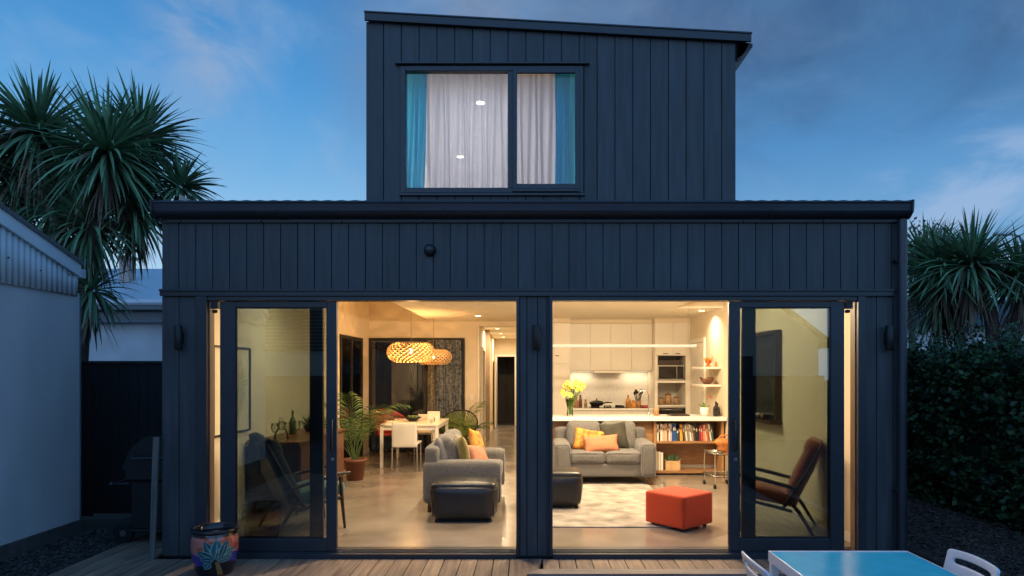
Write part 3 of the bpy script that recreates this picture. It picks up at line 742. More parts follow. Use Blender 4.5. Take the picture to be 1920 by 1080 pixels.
curtain('curtain', .27, .56, 6.80, 3.40, 4.745, 7, .018, 'teal_curtain', 'teal curtain hanging inside the small upstairs sash', 0, group='teal curtains')
curtain('sheer_curtain', -1.08, .40, 6.87, 3.40, 4.745, 21, .02, 'sheer', 'white sheer curtain glowing across the upstairs window')
# ================================================================ LIVING ROOM
def sofa(loc, rz, label):
    t = thing('sofa', label, 'sofa', loc, rz, 'grey two-seater sofas')
    F = 'fabric_grey'; W, D = 1.45, .90
    c = MB(); c.puff(1.02, .82, .20, .03, n=7, M=T(0, .0, .20)); obj('base', c, F, t)
    for s_ in (-1, 1):
        c = MB(); c.puff(.225, D, .49, .055, (.012, .005, .012), n=11, M=T(s_*(W/2-.1125), 0, .345)); am = obj('arm', c, F, t)
        ax = s_*(W/2-.1125); rp = [(ax+dx, -D/2+.008, .345+dz) for dx, dz in ((-.095, -.22), (-.10, .17), (-.07, .225), (.07, .225), (.10, .17), (.095, -.22))]; c = MB(); c.tube(rp, .006, 6); obj('piping', c, 'cushion_grey', am)
        c = MB(); c.puff(.515, .66, .175, .055, (0, .012, .022), n=11, M=T(s_*.258, -.10, .375), jit=.008); sc_ = obj('seat_cushion', c, F, t)
        cx_ = s_*.258; c = MB(); c.tube([(cx_-.25, -.418, .44), (cx_, -.436, .452), (cx_+.25, -.418, .44)], .006, 6); obj('piping', c, 'cushion_grey', sc_)
        c = MB(); c.puff(.52, .21, .44, .075, (.0, .03, .02), n=11, M=T(s_*.26, .20, .635, -12, 0, s_*1.5), jit=.014); obj('back_cushion', c, F, t)
    c = MB(); c.puff(1.40, .17, .46, .05, n=9, M=T(0, .355, .53)); obj('back', c, F, t)
    for x in (-1, 1):
        for y in (-1, 1):
            c = MB(); c.tube([(x*.64, y*.37, .105), (x*.65, y*.385, 0)], [.032, .022], 10); obj('leg', c, 'red_wood', t)
    return t
sofa((-.765, 8.385, 0), 90, 'grey tweed sofa seen from its arm, behind the black ottoman')
sofa((1.11, 9.94, .012), 0, 'grey tweed sofa facing the doors in front of the kitchen island')
def cushion(w_, h_, t_, m, loc, rx, rz, label, ry=0, group=None):
    c = MB(); c.pillow(w_, h_, t_)
    o = one('cushion', c, m, label, 'cushion', loc, group=group)
    o.rotation_euler = Euler((R(rx), R(ry), R(rz)), 'XYZ'); return o
cushion(.42, .42, .15, 'velvet_olive', (-.80, 8.02, .665), -10, 108, 'olive velvet cushion standing on the grey sofa by its near arm')
cushion(.46, .30, .15, 'cushion_pink', (-.62, 8.22, .585), -28, 70, 'pink cushion leaning beside the olive velvet cushion', 8)
cushion(.42, .42, .14, 'floral', (-.66, 8.66, .67), -16, 78, 'yellow and orange patterned cushion at the far end of the grey sofa', 10)
cushion(.36, .40, .15, 'cushion_grey', (-1.03, 7.98, .66), -14, 92, 'plain grey cushion against the back of the grey sofa')
cushion(.46, .34, .14, 'floral', (.90, 9.80, .615), -22, -4, 'yellow-orange patterned cushion behind the coral cushion', 9)
cushion(.52, .27, .14, 'cushion_coral', (1.06, 9.66, .575), -26, 3, 'coral lumbar cushion at the front of the sofa', -4)
cushion(.40, .42, .13, 'cushion_dark', (1.28, 9.86, .66), -16, 8, 'dark olive-black cushion leaning on the right half of the sofa', -6)
# black leather ottomans
def ottoman(loc, rz, label):
    t = thing('ottoman', label, 'ottoman', loc, rz, 'black leather ottomans')
    c = MB(); c.puff(.73, .52, .40, .085, (.025, .02, .008), n=13, M=T(0, 0, .215), jit=.004); c.v = [(x*(.90+.25*min(z, .40)), y*(.94+.15*min(z, .4)), z) for x, y, z in c.v]; obj('body', c, 'leather_black', t)
    c = MB(); c.puff(.70, .49, .09, .04, (.0, .0, .022), n=9, M=T(0, 0, .385)); obj('seat', c, 'leather_black', t)
    c = MB(); c.tube([(-.34, -.235, .345), (.34, -.235, .345)], .006, 6); c.tube([(-.33, -.225, .06), (-.33, -.225, .33)], .004, 6); c.tube([(.33, -.225, .06), (.33, -.225, .33)], .004, 6); obj('piping', c, 'leather_black', t)
    for x in (-1, 1):
        for y in (-1, 1):
            c = MB(); c.tube([(x*.29, y*.19, .03), (x*.29, y*.19, 0)], .02, 8); obj('foot', c, 'black', t)
    return t
ottoman((-.70, 7.40, 0), 0, 'glossy black leather ottoman standing on bare concrete by the grey sofa')
ottoman((.285, 8.07, .012), 0, 'black leather ottoman half hidden by the pillar, standing on the rug')
t = thing('cube_ottoman', 'bright orange square fabric ottoman standing corner-on near the rug', 'ottoman', (1.60, 7.06, .0), 40)
c = MB(); c.puff(.505, .505, .335, .022, (.003, .003, .008), n=11, M=T(0, 0, .197)); obj('body', c, 'wool_orange', t)
c = MB()
for s_ in (-1, 1): c.tube([(-.245, s_*.2465, .344), (.245, s_*.2465, .344)], .0028, 6); c.tube([(s_*.2465, -.245, .344), (s_*.2465, .245, .344)], .0028, 6)
obj('seam', c, 'wool_orange', t)
for x in (-1, 1):
    for y in (-1, 1):
        c = MB(); c.tube([(x*.19, y*.19, .055), (x*.19, y*.19, 0)], [.022, .018], 8); obj('foot', c, 'black', t)
# rug with a softly uneven edge
c = MB(); n = 40; vs = []; fs = []
for i in range(n+1):
    for j in range(n+1):
        vs.append((-.10+1.82*i/n+(random.uniform(-.006, .006) if i in (0, n) else 0), -1.40+2.80*j/n+(random.uniform(-.006, .006) if j in (0, n) else 0), .011+.002*mnoise.noise(Vector((i*.083, j*.083, 0)))))
for i in range(n):
    for j in range(n): a = i*(n+1)+j; fs.append((a, a+n+1, a+n+2, a+1))
c.add(vs, fs, 0, True); c.box(-.098, 1.718, -1.398, 1.398, .001, .0085)
one('rug', c, 'rug', 'worn cream and grey rug under the grey sofa', 'rug', (0, 8.35, 0))
# lounge chairs with timber frames
def lounge(loc, rz, label, seat_m, back_m, frame_m, shell=False):
    t = thing('armchair', label, 'armchair', loc, rz, 'timber-armed lounge chairs')
    for x in (-1, 1):
        X = x*.30
        c = MB(); c.tube([(X, -.30, 0), (X, -.27, .30), (X, -.25, .545)], [.014, .02, .018], 8); obj('front_leg', c, frame_m, t)
        c = MB(); c.tube([(X, .40, 0), (X, .27, .22), (X, .18, .34)], [.014, .02, .02], 8); obj('back_leg', c, frame_m, t)
        c = MB(); pts = [(X, -.36, .575), (X, -.25, .57), (X, -.02, .525), (X, .20, .475), (X, .26, .47)]
        c.tube(pts, [.014, .02, .021, .019, .014], 8); obj('armrest', c, frame_m, t)
        c = MB(); c.tube([(X, -.28, .33), (X, .10, .26), (X, .20, .235)], .017, 8); c.tube([(X*.96, .10, .24), (X*.96, .33, .62), (X*.93, .48, .92)], [.019, .018, .013], 8); obj('side_rail', c, frame_m, t)
    c = MB(); c.tube([(-.3, -.27, .30), (.3, -.27, .30)], .015, 8); c.tube([(-.28, .46, .885), (.28, .46, .885)], .014, 8); obj('rail', c, frame_m, t)
    c = MB(); c.puff(.53, .58, .13, .05, (0, .012, .02), n=9, M=T(0, -.04, .375, -9), jit=.004); obj('seat', c, seat_m, t)
    a = -24
    c = MB(); c.puff(.53, .13, .66, .055, (0, .022, .012), n=11, M=T(0, .30, .625, a), jit=.004); obj('backrest', c, back_m, t)
    c = MB(); c.puff(.50, .11, .17, .05, (0, .02, .01), n=7, M=T(0, .375, .86, a)); obj('headrest', c, back_m, t)
    if shell:
        c = MB(); c.box(-.285, .285, -.012, .012, -.36, .36, M=T(0, .375, .59, a)); obj('back_panel', c, frame_m, t, .006)
    return t
lounge((-2.33, 7.0, 0), 127, 'dark timber armchair with grey-teal seat and a dark throw over its back', 'teal_cloth', 'dark_cloth', 'dark_wood', True)
lounge((2.57, 6.98, 0), -114, 'rust velvet high-backed armchair with timber arms behind the glass', 'velvet_rust', 'velvet_rust', 'dark_wood')
# throw draped over the top of the dark armchair
c = MB(); vs = []; fs = []; n, m_ = 14, 18
for i in range(n+1):
    for j in range(m_+1):
        u = -.24+.48*i/n; s_ = -.34+.62*j/m_
        if s_ < -.05: y, z = .06+.02*math.sin(u*20), s_+.05
        elif s_ < .05: a = (s_+.05)/.1*math.pi; y, z = .06*math.cos(a), .05*math.sin(a)
        else: y, z = -.06-.02*math.sin(u*17+1)-(s_-.05)*.05, -(s_-.05)
        vs.append((u*(1-.25*abs(z)), y+.012*math.sin(u*30+s_*9), z+.02*math.sin(u*9)))
for i in range(n):
    for j in range(m_): a = i*(m_+1)+j; fs.append((a, a+1, a+m_+2, a+m_+1))
c.add(vs, fs, 0, True)
o = one('throw', c, 'dark_cloth', 'crumpled dark throw hung over the top of the left armchair', 'blanket', (-2.70, 6.715, .935), 127)
o.modifiers.new('solid', 'SOLIDIFY').thickness = .012
# sideboard and the things on it
t = thing('sideboard', 'dark red-brown timber sideboard along the left living room wall', 'sideboard', (-2.87, 8.4, 0))
c = MB(); c.box(-.29, .29, -.90, .90, .16, .80); obj('carcass', c, 'dark_wood', t, .006)
c = MB(); c.box(-.31, .305, -.92, .92, .802, .835); obj('top', c, 'red_wood', t, .005)
c = MB(); c.box(-.29, .285, .902, .92, 0.0, .80); obj('end_panel', c, 'red_wood', t, .004)
for k in range(3):
    c = MB(); c.box(.291, .305, -.88+k*.59, -.88+k*.59+.57, .19, .78); dd = obj('door', c, 'red_wood', t, .003)
    c = MB(); c.tube([(.305, -.60+k*.59, .5), (.325, -.60+k*.59, .5)], [.009, .013], 8); obj('knob', c, 'steel', dd)
for x in (-1, 1):
    for y in (-1, 1):
        c = MB(); c.tube([(x*.23, y*.83, .16), (x*.25, y*.86, 0)], [.022, .014], 8); obj('leg', c, 'red_wood', t)
def bottle(mat, loc, h, r, label, group=None, cat='bottle', name='bottle', neck=.35):
    c = MB(); c.lathe([(.0005, 0), (r, 0), (r, h*.55), (r*.85, h*.64), (r*neck, h*.74), (r*neck, h*.97), (r*neck*1.15, h*.975), (r*neck*1.1, h), (.0005, h)], n=16)
    return one(name, c, mat, label, cat, loc, group=group)
for k, (x, y) in enumerate(((-2.95, 7.75), (-2.85, 7.9), (-2.98, 8.05), (-2.82, 8.12))):
    c = MB(); c.lathe([(.0005, 0), (.035, .002), (.006, .012), (.005, .075), (.03, .10), (.042, .14), (.036, .19), (.034, .19), (.04, .14), (.028, .103), (.0005, .085)], n=16)
    one('wine_glass', c, 'clear_glass', 'clear stemmed glass on the dark sideboard', 'glass', (x, y, .836), group='glasses on the sideboard')
c = MB(); c.lathe([(.0005, 0), (.075, 0), (.085, .03), (.07, .09), (.022, .15), (.022, .21), (.034, .215), (.034, .22), (.018, .215), (.018, .15), (.066, .088), (.08, .03), (.0005, .008)], n=18); c.lathe([(.001, .21), (.018, .215), (.03, .235), (.022, .26), (.001, .268)], n=12)
one('decanter', c, 'clear_glass', 'clear glass decanter among stemmed glasses on the sideboard', 'decanter', (-2.84, 7.66, .836))
bottle('palm_leaf', (-2.97, 8.4, .836), .30, .04, 'green bottle standing on the sideboard')
t = thing('bowl_plant', 'small leafy plant in a dark bowl on the sideboard', 'plant', (-2.9, 8.85, .836))
c = MB(); c.lathe([(.0005, 0), (.05, 0), (.09, .07), (.085, .075), (.0005, .06)], n=16); obj('bowl', c, 'black', t)
c = MB()
for k in range(60):
    a = random.uniform(0, 6.28); e_ = random.uniform(.2, 1.4); L_ = random.uniform(.10, .22); d_ = Vector((math.cos(a)*math.cos(e_), math.sin(a)*math.cos(e_), math.sin(e_))); s_ = Vector((-math.sin(a), math.cos(a), 0))*.014
    p0 = Vector((0, 0, .06)); c.add([p0, p0+d_*L_*.5+s_, p0+d_*L_, p0+d_*L_*.5-s_], [(0, 1, 2, 3)])
obj('foliage', c, 'palm_leaf', t)
# framed plant drawing on the left wall
t = thing('picture', 'tall dark-framed picture of a thin plant on the left wall', 'picture', (-3.2, 7.17, 1.43))
c = MB()
c.box(.002, .03, -.45, -.432, -.47, .47); c.box(.002, .03, .432, .45, -.47, .47); c.box(.002, .03, -.432, .432, -.47, -.452); c.box(.002, .03, -.432, .432, .452, .47); obj('frame', c, 'black', t)
c = MB(); c.box(.004, .012, -.431, .431, -.451, .451); obj('print', c, 'paper', t)
c = MB()
for k in range(26):
    s_ = 1 if k % 2 else -1; z = -.28+.022*k; ln = .06+.16*math.sin(math.pi*k/26); y0 = .16+.02*math.sin(k)
    c.add([(.0135, y0, z), (.0135, y0+s_*ln*.5, z+.05), (.0135, y0+s_*ln, z+.055), (.0135, y0+s_*ln*.5, z+.03)], [(0, 1, 2, 3)])
c.add([(.0137, .155, -.40), (.0137, .165, -.40), (.0137, .165, .30), (.0137, .155, .30)], [(0, 1, 2, 3)])
obj('drawing', c, 'paint_mark', t)
# potted palms
def palm(loc, label, pot_h, pot_r, nfr, L_, seed, potm='terracotta', up=1.0):
    rr = random.Random(seed)
    t = thing('potted_palm', label, 'plant', loc)
    c = MB(); c.lathe([(.0005, 0), (pot_r*.72, 0), (pot_r*.95, pot_h*.86), (pot_r*1.04, pot_h*.86), (pot_r*1.06, pot_h), (pot_r*.95, pot_h), (pot_r*.9, pot_h*.9)], n=26); pt = obj('pot', c, potm, t)
    c = MB(); c.lathe([(.0005, pot_h*.9), (pot_r*.91, pot_h*.9)], n=26); obj('soil', c, 'soil_pot', pt)
    for k in range(nfr):
        a = k*2.4+rr.uniform(-.3, .3); e_ = R(rr.uniform(52, 88)); ln = L_*rr.uniform(.75, 1.1); p = Vector((rr.uniform(-.04, .04), rr.uniform(-.04, .04), pot_h*.9)); c = MB(); pts = [p.copy()]
        d_ = Vector((math.cos(a)*math.cos(e_), math.sin(a)*math.cos(e_), math.sin(e_)*up)).normalized(); dr = rr.uniform(.09, .17)
        for i in range(12):
            p = p+d_*ln/12; pts.append(p.copy()); d_ = (d_+Vector((math.cos(a)*.05, math.sin(a)*.05, -dr*(i/7)))).normalized()
        c.tube(pts, [.006*(1-.07*i) for i in range(13)], 5)
        for i in range(4, 13):
            for q in (0, .5):
                if i+q > 12: continue
                b = pts[i].lerp(pts[min(i+1, 12)], q); tg = (pts[min(i+1, 12)]-pts[i-1]).normalized(); sd_ = tg.cross(Vector((0, 0, 1))).normalized()
                ll = ln*.30*math.sin(math.pi*(i-3+q)/10.5)**.7+.03
                for s_ in (-1, 1):
                    dd = (sd_*s_*.8+tg*.65+Vector((0, 0, rr.uniform(-.1, .15)))).normalized(); wv = tg*.011
                    m1 = b+dd*ll*.5+Vector((0, 0, -.01)); m2 = b+dd*ll+Vector((0, 0, -ll*.33))
                    c.add([b, m1+wv, m2, m1-wv], [(0, 1, 2, 3)])
        obj('frond', c, 'palm_leaf', t)
    return t
palm((-2.60, 10.0, 0), 'potted palm with arching fronds beside the left door leaf', .32, .165, 15, 1.15, 5)
palm((-1.22, 12.95, 0), 'potted palm behind the green chair in the dining corner', .30, .15, 8, .78, 9, 'brown_ceramic')
# ================================================================ DINING
t = thing('dining_table', 'white rectangular dining table under the lattice pendants', 'dining table', (-2.0, 11.9, 0))
c = MB(); c.box(-.50, .50, -.72, .72, .705, .735); obj('tabletop', c, 'white_lacquer', t, .004)
c = MB(); frame_rect(c, -.47, .47, .63, .704, -.69, -.67, .0); c.v = []; c.f = []; c.m = []; c.s = []
c.box(-.46, .46, -.68, -.66, .635, .704); c.box(-.46, .46, .66, .68, .635, .704); c.box(-.46, -.44, -.66, .66, .635, .704); c.box(.44, .46, -.66, .66, .635, .704); obj('apron', c, 'white_lacquer', t, .003)
for x in (-1, 1):
    for y in (-1, 1):
        c = MB(); c.box(x*.465-.025, x*.465+.025, y*.685-.025, y*.685+.025, 0, .704); obj('leg', c, 'white_lacquer', t, .003)
def dchair(loc, rz, label):
    t = thing('dining_chair', label, 'chair', loc, rz, 'white dining chairs')
    for x in (-1, 1):
        c = MB(); c.tube([(x*.205, .21, 0), (x*.20, .20, .44), (x*.195, .235, .80)], .010, 8); obj('back_leg', c, 'chrome', t)
        c = MB(); c.tube([(x*.20, -.20, 0), (x*.195, -.195, .44)], .010, 8); obj('front_leg', c, 'chrome', t)
    c = MB(); c.puff(.43, .43, .03, .012, (0, 0, -.004), n=7, M=T(0, 0, .45)); obj('seat', c, 'white_lacquer', t)
    c = MB(); c.puff(.41, .022, .40, .01, (0, .006, 0), n=7, M=T(0, .222, .59, -5)); obj('backrest', c, 'white_lacquer', t)
    return t
d1 = dchair((-2.01, 11.05, 0), 180, 'white dining chair with its back to the room at the near end of the table')
copy_tree(d1, (-1.44, 11.65, 0), 270+180, 'white dining chair on the sofa side of the table, nearest the grey sofa')
copy_tree(d1, (-1.46, 12.2, 0), 90, 'white dining chair on the sofa side of the table, in front of the green chair')
copy_tree(d1, (-1.95, 12.78, 0), 0, 'white dining chair at the far end of the table')
def woven(loc, rz, label, m, rad=.42):
    t = thing('round_chair', label, 'chair', loc, rz)
    c = MB(); ring = [(rad*math.cos(a), .12+rad*.55*math.sin(a)-.12*math.sin(a), .62+rad*.62*math.sin(a)) for a in [2*math.pi*k/28 for k in range(29)]]
    c.tube(ring, .014, 8, caps=False); obj('rim', c, 'black' if m == 'green_cord' else m, t)
    c = MB(); ct = Vector((0, .06, .40))
    for k in range(56):
        a = 2*math.pi*k/56; e_ = Vector((rad*math.cos(a), .12+rad*.55*math.sin(a)-.12*math.sin(a), .62+rad*.62*math.sin(a)))
        mid = e_.lerp(ct, .55)+Vector((0, .07, -.05)); c.tube([e_, mid, ct], .009, 5)
    obj('cords', c, m, t)
    c = MB()
    for x in (-1, 1):
        c.tube([(x*.08, .05, .40), (x*.3, -.25, 0)], .011, 6); c.tube([(x*.08, .1, .40), (x*.28, .36, 0)], .011, 6)
    c.tube([(-.3, -.25, .012), (.3, -.25, .012)], .01, 6); obj('leg_frame', c, 'black', t); return t
woven((-1.38, 12.62, 0), -28, 'green corded round chair beside the dining table', 'green_cord')
t = thing('shell_chair', 'dark red moulded chair beyond the far corner of the dining table', 'chair', (-2.62, 12.75, 0), 40)
c = MB(); vs = []; fs = []
for i in range(15):
    for j in range(11):
        a = -1.9+3.8*i/14; v = j/10; r_ = .30+.06*v; h_ = .42+v*(.48*max(0, math.cos(a*.62))**1.2)
        vs.append((r_*math.sin(a), r_*math.cos(a)*.9, h_))
for i in range(14):
    for j in range(10): a = i*11+j; fs.append((a, a+11, a+12, a+1))
c.add(vs, fs, 0, True); c.lathe([(.0005, .40), (.28, .41), (.30, .425)], n=24); o = obj('shell', c, 'red_plastic', t); o.modifiers.new('solid', 'SOLIDIFY').thickness = .015
for x in (-1, 1):
    for y in (-1, 1):
        c = MB(); c.tube([(x*.16, y*.16, .40), (x*.25, y*.24, 0)], .013, 6); obj('leg', c, 'black', t)
c = MB(); c.lathe([(.0005, 0), (.06, 0), (.13, .05), (.16, .075), (.152, .078), (.12, .055), (.0005, .012)], n=24)
one('fruit_bowl', c, 'black', 'wide dark bowl in the middle of the white dining table', 'bowl', (-2.06, 11.9, .736))
for k in range(4):
    c = MB(); c.lathe([(.001, -.034), (.024, -.026), (.036, 0), (.028, .026), (.006, .032), (.001, .028)], n=12)
    one('lime', c, 'palm_leaf', 'small dark green fruit in the dark bowl', 'fruit', (-2.06+.06*math.cos(k*1.6), 11.9+.06*math.sin(k*1.6), .736+.075), group='fruit in the dark bowl')
c = MB(); c.box(-.10, .10, -.14, .14, 0, .018); c.box(-.095, .09, -.13, .13, .0185, .03)
one('magazine', c, 'paper', 'pale magazines lying at the near left corner of the dining table', 'magazine', (-2.36, 11.5, .736), 12, bevel=.002)
c = MB(); c.box(-.11, .11, -.03, .03, 0, .16)
one('planter_box', c, 'white_lacquer', 'white napkin box standing on the far half of the dining table', 'box', (-1.72, 12.15, .736), 0, bevel=.004)
curtain('curtain', -1.86, -1.34, 13.30, .03, 2.25, 8, .022, 'blue_curtain', 'blue-grey patterned curtain at the glazed back door', cat='curtain')
curtain('curtain', -2.02, -1.87, 13.30, .03, 2.25, 3, .02, 'grey_curtain', 'narrow olive-grey curtain next to the blue patterned one', cat='curtain')

# ================================================================ KITCHEN
K = thing('kitchen_cabinets', 'cream flat-front kitchen cabinets along the back wall', 'kitchen cabinets', (1.6, 12.9, 0))
def kp(name, mb, mats, bevel=0, parent=None, label=None): return obj(name, mb, mats, parent or K, bevel, True, label)
c = MB(); c.box(.152, .80, 12.62, 13.399, .0, 2.545); kp('pantry', c, 'white_lacquer', .003)
for x0, x1 in ((.155, .474), (.48, .797)):
    c = MB(); c.box(x0, x1, 12.60, 12.618, .1, 1.765); kp('pantry_door', c, 'white_lacquer', .002)
    c = MB(); c.box(x0, x1, 12.60, 12.618, 1.772, 2.54); kp('pantry_door', c, 'white_lacquer', .002)
c = MB(); c.box(.515, .585, 12.592, 12.5995, 1.915, 1.93); kp('handle', c, 'dark_wood')
c = MB(); c.box(.802, 2.398, 12.87, 13.399, 1.64, 2.545); kp('upper_carcass', c, 'white_lacquer', .002)
xs = [.803+.3985*k for k in range(5)]
for a, b in zip(xs, xs[1:]):
    c = MB(); c.box(a+.003, b-.003, 12.85, 12.868, 1.645, 2.54); kp('cabinet_door', c, 'white_lacquer', .002)
c = MB(); c.box(.802, 2.398, 12.86, 13.399, 2.547, 2.629); c.box(.152, .80, 12.61, 13.399, 2.547, 2.629); c.box(2.40, 3.079, 12.61, 13.399, 2.547, 2.629); kp('bulkhead', c, 'plaster')
c = MB(); c.box(.802, 2.398, 13.33, 13.399, .921, 1.638); kp('splashback', c, 'stone_top')
c = MB(); c.box(.802, 2.398, 12.75, 13.35, .0, .878); kp('lower_carcass', c, 'white_lacquer', .002)
for a, b in zip(xs, xs[1:]):
    c = MB(); c.box(a+.003, b-.003, 12.732, 12.749, .1, .872); kp('cabinet_door', c, 'white_lacquer', .002)
c = MB(); c.box(.802, 2.398, 12.70, 13.329, .88, .92); kp('worktop', c, 'stone_top', .003)
# oven tower with open niches
c = MB()
c.box(2.40, 2.455, 12.60, 13.399, 0, 2.546); c.box(2.985, 3.079, 12.60, 13.399, 0, 2.546); c.box(2.455, 2.985, 13.36, 13.399, 0, 2.546)
c.box(2.455, 2.985, 12.60, 13.36, 1.925, 2.546); c.box(2.455, 2.985, 12.60, 13.36, 1.41, 1.455); c.box(2.455, 2.985, 12.60, 13.36, .965, .985); c.box(2.455, 2.985, 12.60, 13.36, 0, .78)
kp('oven_tower', c, 'white_lacquer', .002)
for x0, x1 in ((2.41, 2.737), (2.743, 3.07)):
    c = MB(); c.box(x0, x1, 12.582, 12.598, 1.935, 2.54); kp('cabinet_door', c, 'white_lacquer', .002)
for x in (2.60, 2.83):
    c = MB(); c.box(x-.045, x+.045, 12.574, 12.581, 1.955, 1.968); kp('handle', c, 'dark_wood')
t = thing('microwave', 'steel microwave with black door in the upper tower niche', 'microwave', (2.715, 12.9, 1.456))
c = MB(); c.box(-.255, .25, -.27, .25, .004, .29); obj('body', c, 'steel', t, .006)
c = MB(); c.box(-.235, .10, -.279, -.271, .03, .265); obj('door', c, 'black_gloss', t, .003)
c = MB(); c.box(.115, .235, -.277, -.271, .03, .265); obj('control_panel', c, 'black_gloss', t, .003)
c = MB(); c.tube([(.105, -.28, .05), (.105, -.30, .06), (.105, -.30, .235), (.105, -.28, .245)], .006, 6); obj('handle', c, 'steel', t)
c = MB(); c.box(2.463, 2.90, 12.75, 13.2, 0, .10); c.v = [(x-2.68, y-12.97, z) for x, y, z in c.v]
one('platter', c, 'dark_wood', 'dark wooden board lying on top of the microwave', 'board', (2.68, 12.97, 1.7475), bevel=.01)
t = thing('oven', 'black built-in oven with steel edge in the tower', 'oven', (2.72, 12.9, .781))
c = MB(); c.box(-.262, .262, -.29, .40, .001, .182); obj('body', c, 'black_gloss', t, .004)
c = MB(); c.box(-.262, .262, -.312, -.291, .148, .182); obj('trim', c, 'steel', t, .003)
c = MB(); c.tube([(-.2, -.292, .12), (-.2, -.325, .12), (.2, -.325, .12), (.2, -.292, .12)], .007, 6); obj('handle', c, 'steel', t)
c = MB(); c.lathe([(.0, .008), (.014, .006), (.016, 0)], n=12, M=T(0, -.291, .165, 90)); obj('dial', c, 'steel', t)
def canister(x, h, r, label, m='tan_ceramic'):
    t = thing('canister', label, 'canister', (x, 12.78, .986))
    c = MB(); c.lathe([(.0005, 0), (r, 0), (r*1.03, h*.5), (r, h*.8), (.0005, h*.8)], n=18); obj('jar', c, m, t)
    c = MB(); c.lathe([(r*1.04, h*.8), (r*1.04, h*.93), (r*.3, h*.96), (r*.28, h*1.02), (.0005, h*1.03)], n=18); obj('lid', c, 'brown_ceramic', t)
canister(2.555, .145, .046, 'short brown canister, the one nearest the splashback side'); canister(2.69, .225, .06, 'tall tan canister standing between two short ones'); canister(2.84, .165, .045, 'short brown canister, the one nearest the white side door')
t = thing('strip_light', 'slim light strip fixed under the upper kitchen cabinets', 'strip light', (1.6, 13.2, 1.638))
c = MB(); c.box(-.78, .78, -.012, .012, -.012, -.001); obj('housing', c, 'strip_glow', t)
ul = lamp('under_cabinet_lamp', 'AREA', (0, 0, -.016), 5, WARM, t, .1); ul.data.shape = 'RECTANGLE'; ul.data.size = 1.5; ul.data.size_y = .02
t = thing('range_hood', 'slim pull-out range hood under the upper cabinets', 'range hood', (1.575, 12.95, 1.6))
c = MB(); c.box(-.30, .30, -.13, .33, 0, .038); obj('body', c, 'steel', t, .003)
c = MB(); c.box(-.31, .31, -.15, -.131, -.004, .04); obj('front', c, 'white_lacquer', t, .003)
t = thing('cooktop', 'black gas cooktop let into the back worktop', 'cooktop', (1.55, 12.98, .921))
c = MB(); c.box(-.38, .38, -.22, .22, 0, .008); obj('glass', c, 'black_gloss', t, .003)
for x, y in ((-.24, -.1), (.24, -.1), (-.24, .11), (.24, .11), (0, 0)):
    c = MB()
    for a in (0, 90): c.box(-.09, .09, -.006, .006, .03, .042, M=T(x, y, 0, 0, 0, a+45)); c.box(-.09, -.08, -.006, .006, .008, .03, M=T(x, y, 0, 0, 0, a+45)); c.box(.08, .09, -.006, .006, .008, .03, M=T(x, y, 0, 0, 0, a+45))
    c.lathe([(.04, .008), (.04, .02), (.0005, .022)], (x, y, 0), 12); obj('burner', c, 'black', t)
t = thing('frying_pan', 'black lidded pan on the cooktop', 'pan', (1.33, 12.88, .964), 20)
c = MB(); c.lathe([(.0005, 0), (.11, 0), (.145, .05), (.15, .052), (.147, .06), (.11, .085), (.04, .10), (.0005, .102)], n=26); obj('body', c, 'black', t)
c = MB(); c.tube([(.14, 0, .045), (.24, 0, .06), (.33, 0, .055)], [.012, .014, .011], 8); obj('handle', c, 'black', t)
c = MB(); c.lathe([(.012, .10), (.01, .12), (.022, .13), (.0005, .14)], n=12); obj('knob', c, 'black', t)
t = thing('utensil_jar', 'orange jar holding dark cooking utensils beside the cooktop', 'jar', (2.14, 12.93, .921))
c = MB(); c.lathe([(.0005, 0), (.055, 0), (.062, .14), (.056, .14), (.05, .02), (.0005, .015)], n=18); obj('jar', c, 'tan_ceramic', t)
for k in range(8):
    a = k*.8; c = MB(); e_ = Vector((.07*math.cos(a), .05*math.sin(a), .27+.04*math.sin(k*3))); c.tube([(0.01*math.cos(a), .01*math.sin(a), .03), e_], .006, 6)
    c.lathe([(.001, -.01), (.02, .01), (.026, .035), (.014, .06), (.001, .065)], e_, 8); obj('utensil', c, ('black', 'dark_wood', 'black', 'steel')[k % 4], t)
bottle('amber_glass', (1.95, 12.95, .921), .25, .05, 'amber glass bottle left of the utensil jar')
bottle('amber_glass', (2.03, 12.83, .921), .15, .055, 'squat orange bottle in front of the utensil jar', neck=.5)
c = MB(); c.lathe([(.0005, 0), (.06, 0), (.085, .05), (.08, .052), (.0005, .012)], n=16); one('small_bowl', c, 'red_plastic', 'small red-brown bowl beside the tap', 'bowl', (2.25, 12.85, .921))
for k, (x, h, r, m) in enumerate(((.93, .15, .05, 'cushion_pink'), (1.02, .19, .035, 'brown_ceramic'), (1.12, .10, .03, 'tan_ceramic'))):
    bottle(m, (x, 12.95, .921), h+.06, r, ('pink jar on the back worktop behind the daffodils', 'brown pepper mill right of the pink jar', 'small tan jar between the pepper mill and the pan')[k], cat='jar', name='jar', neck=.6)

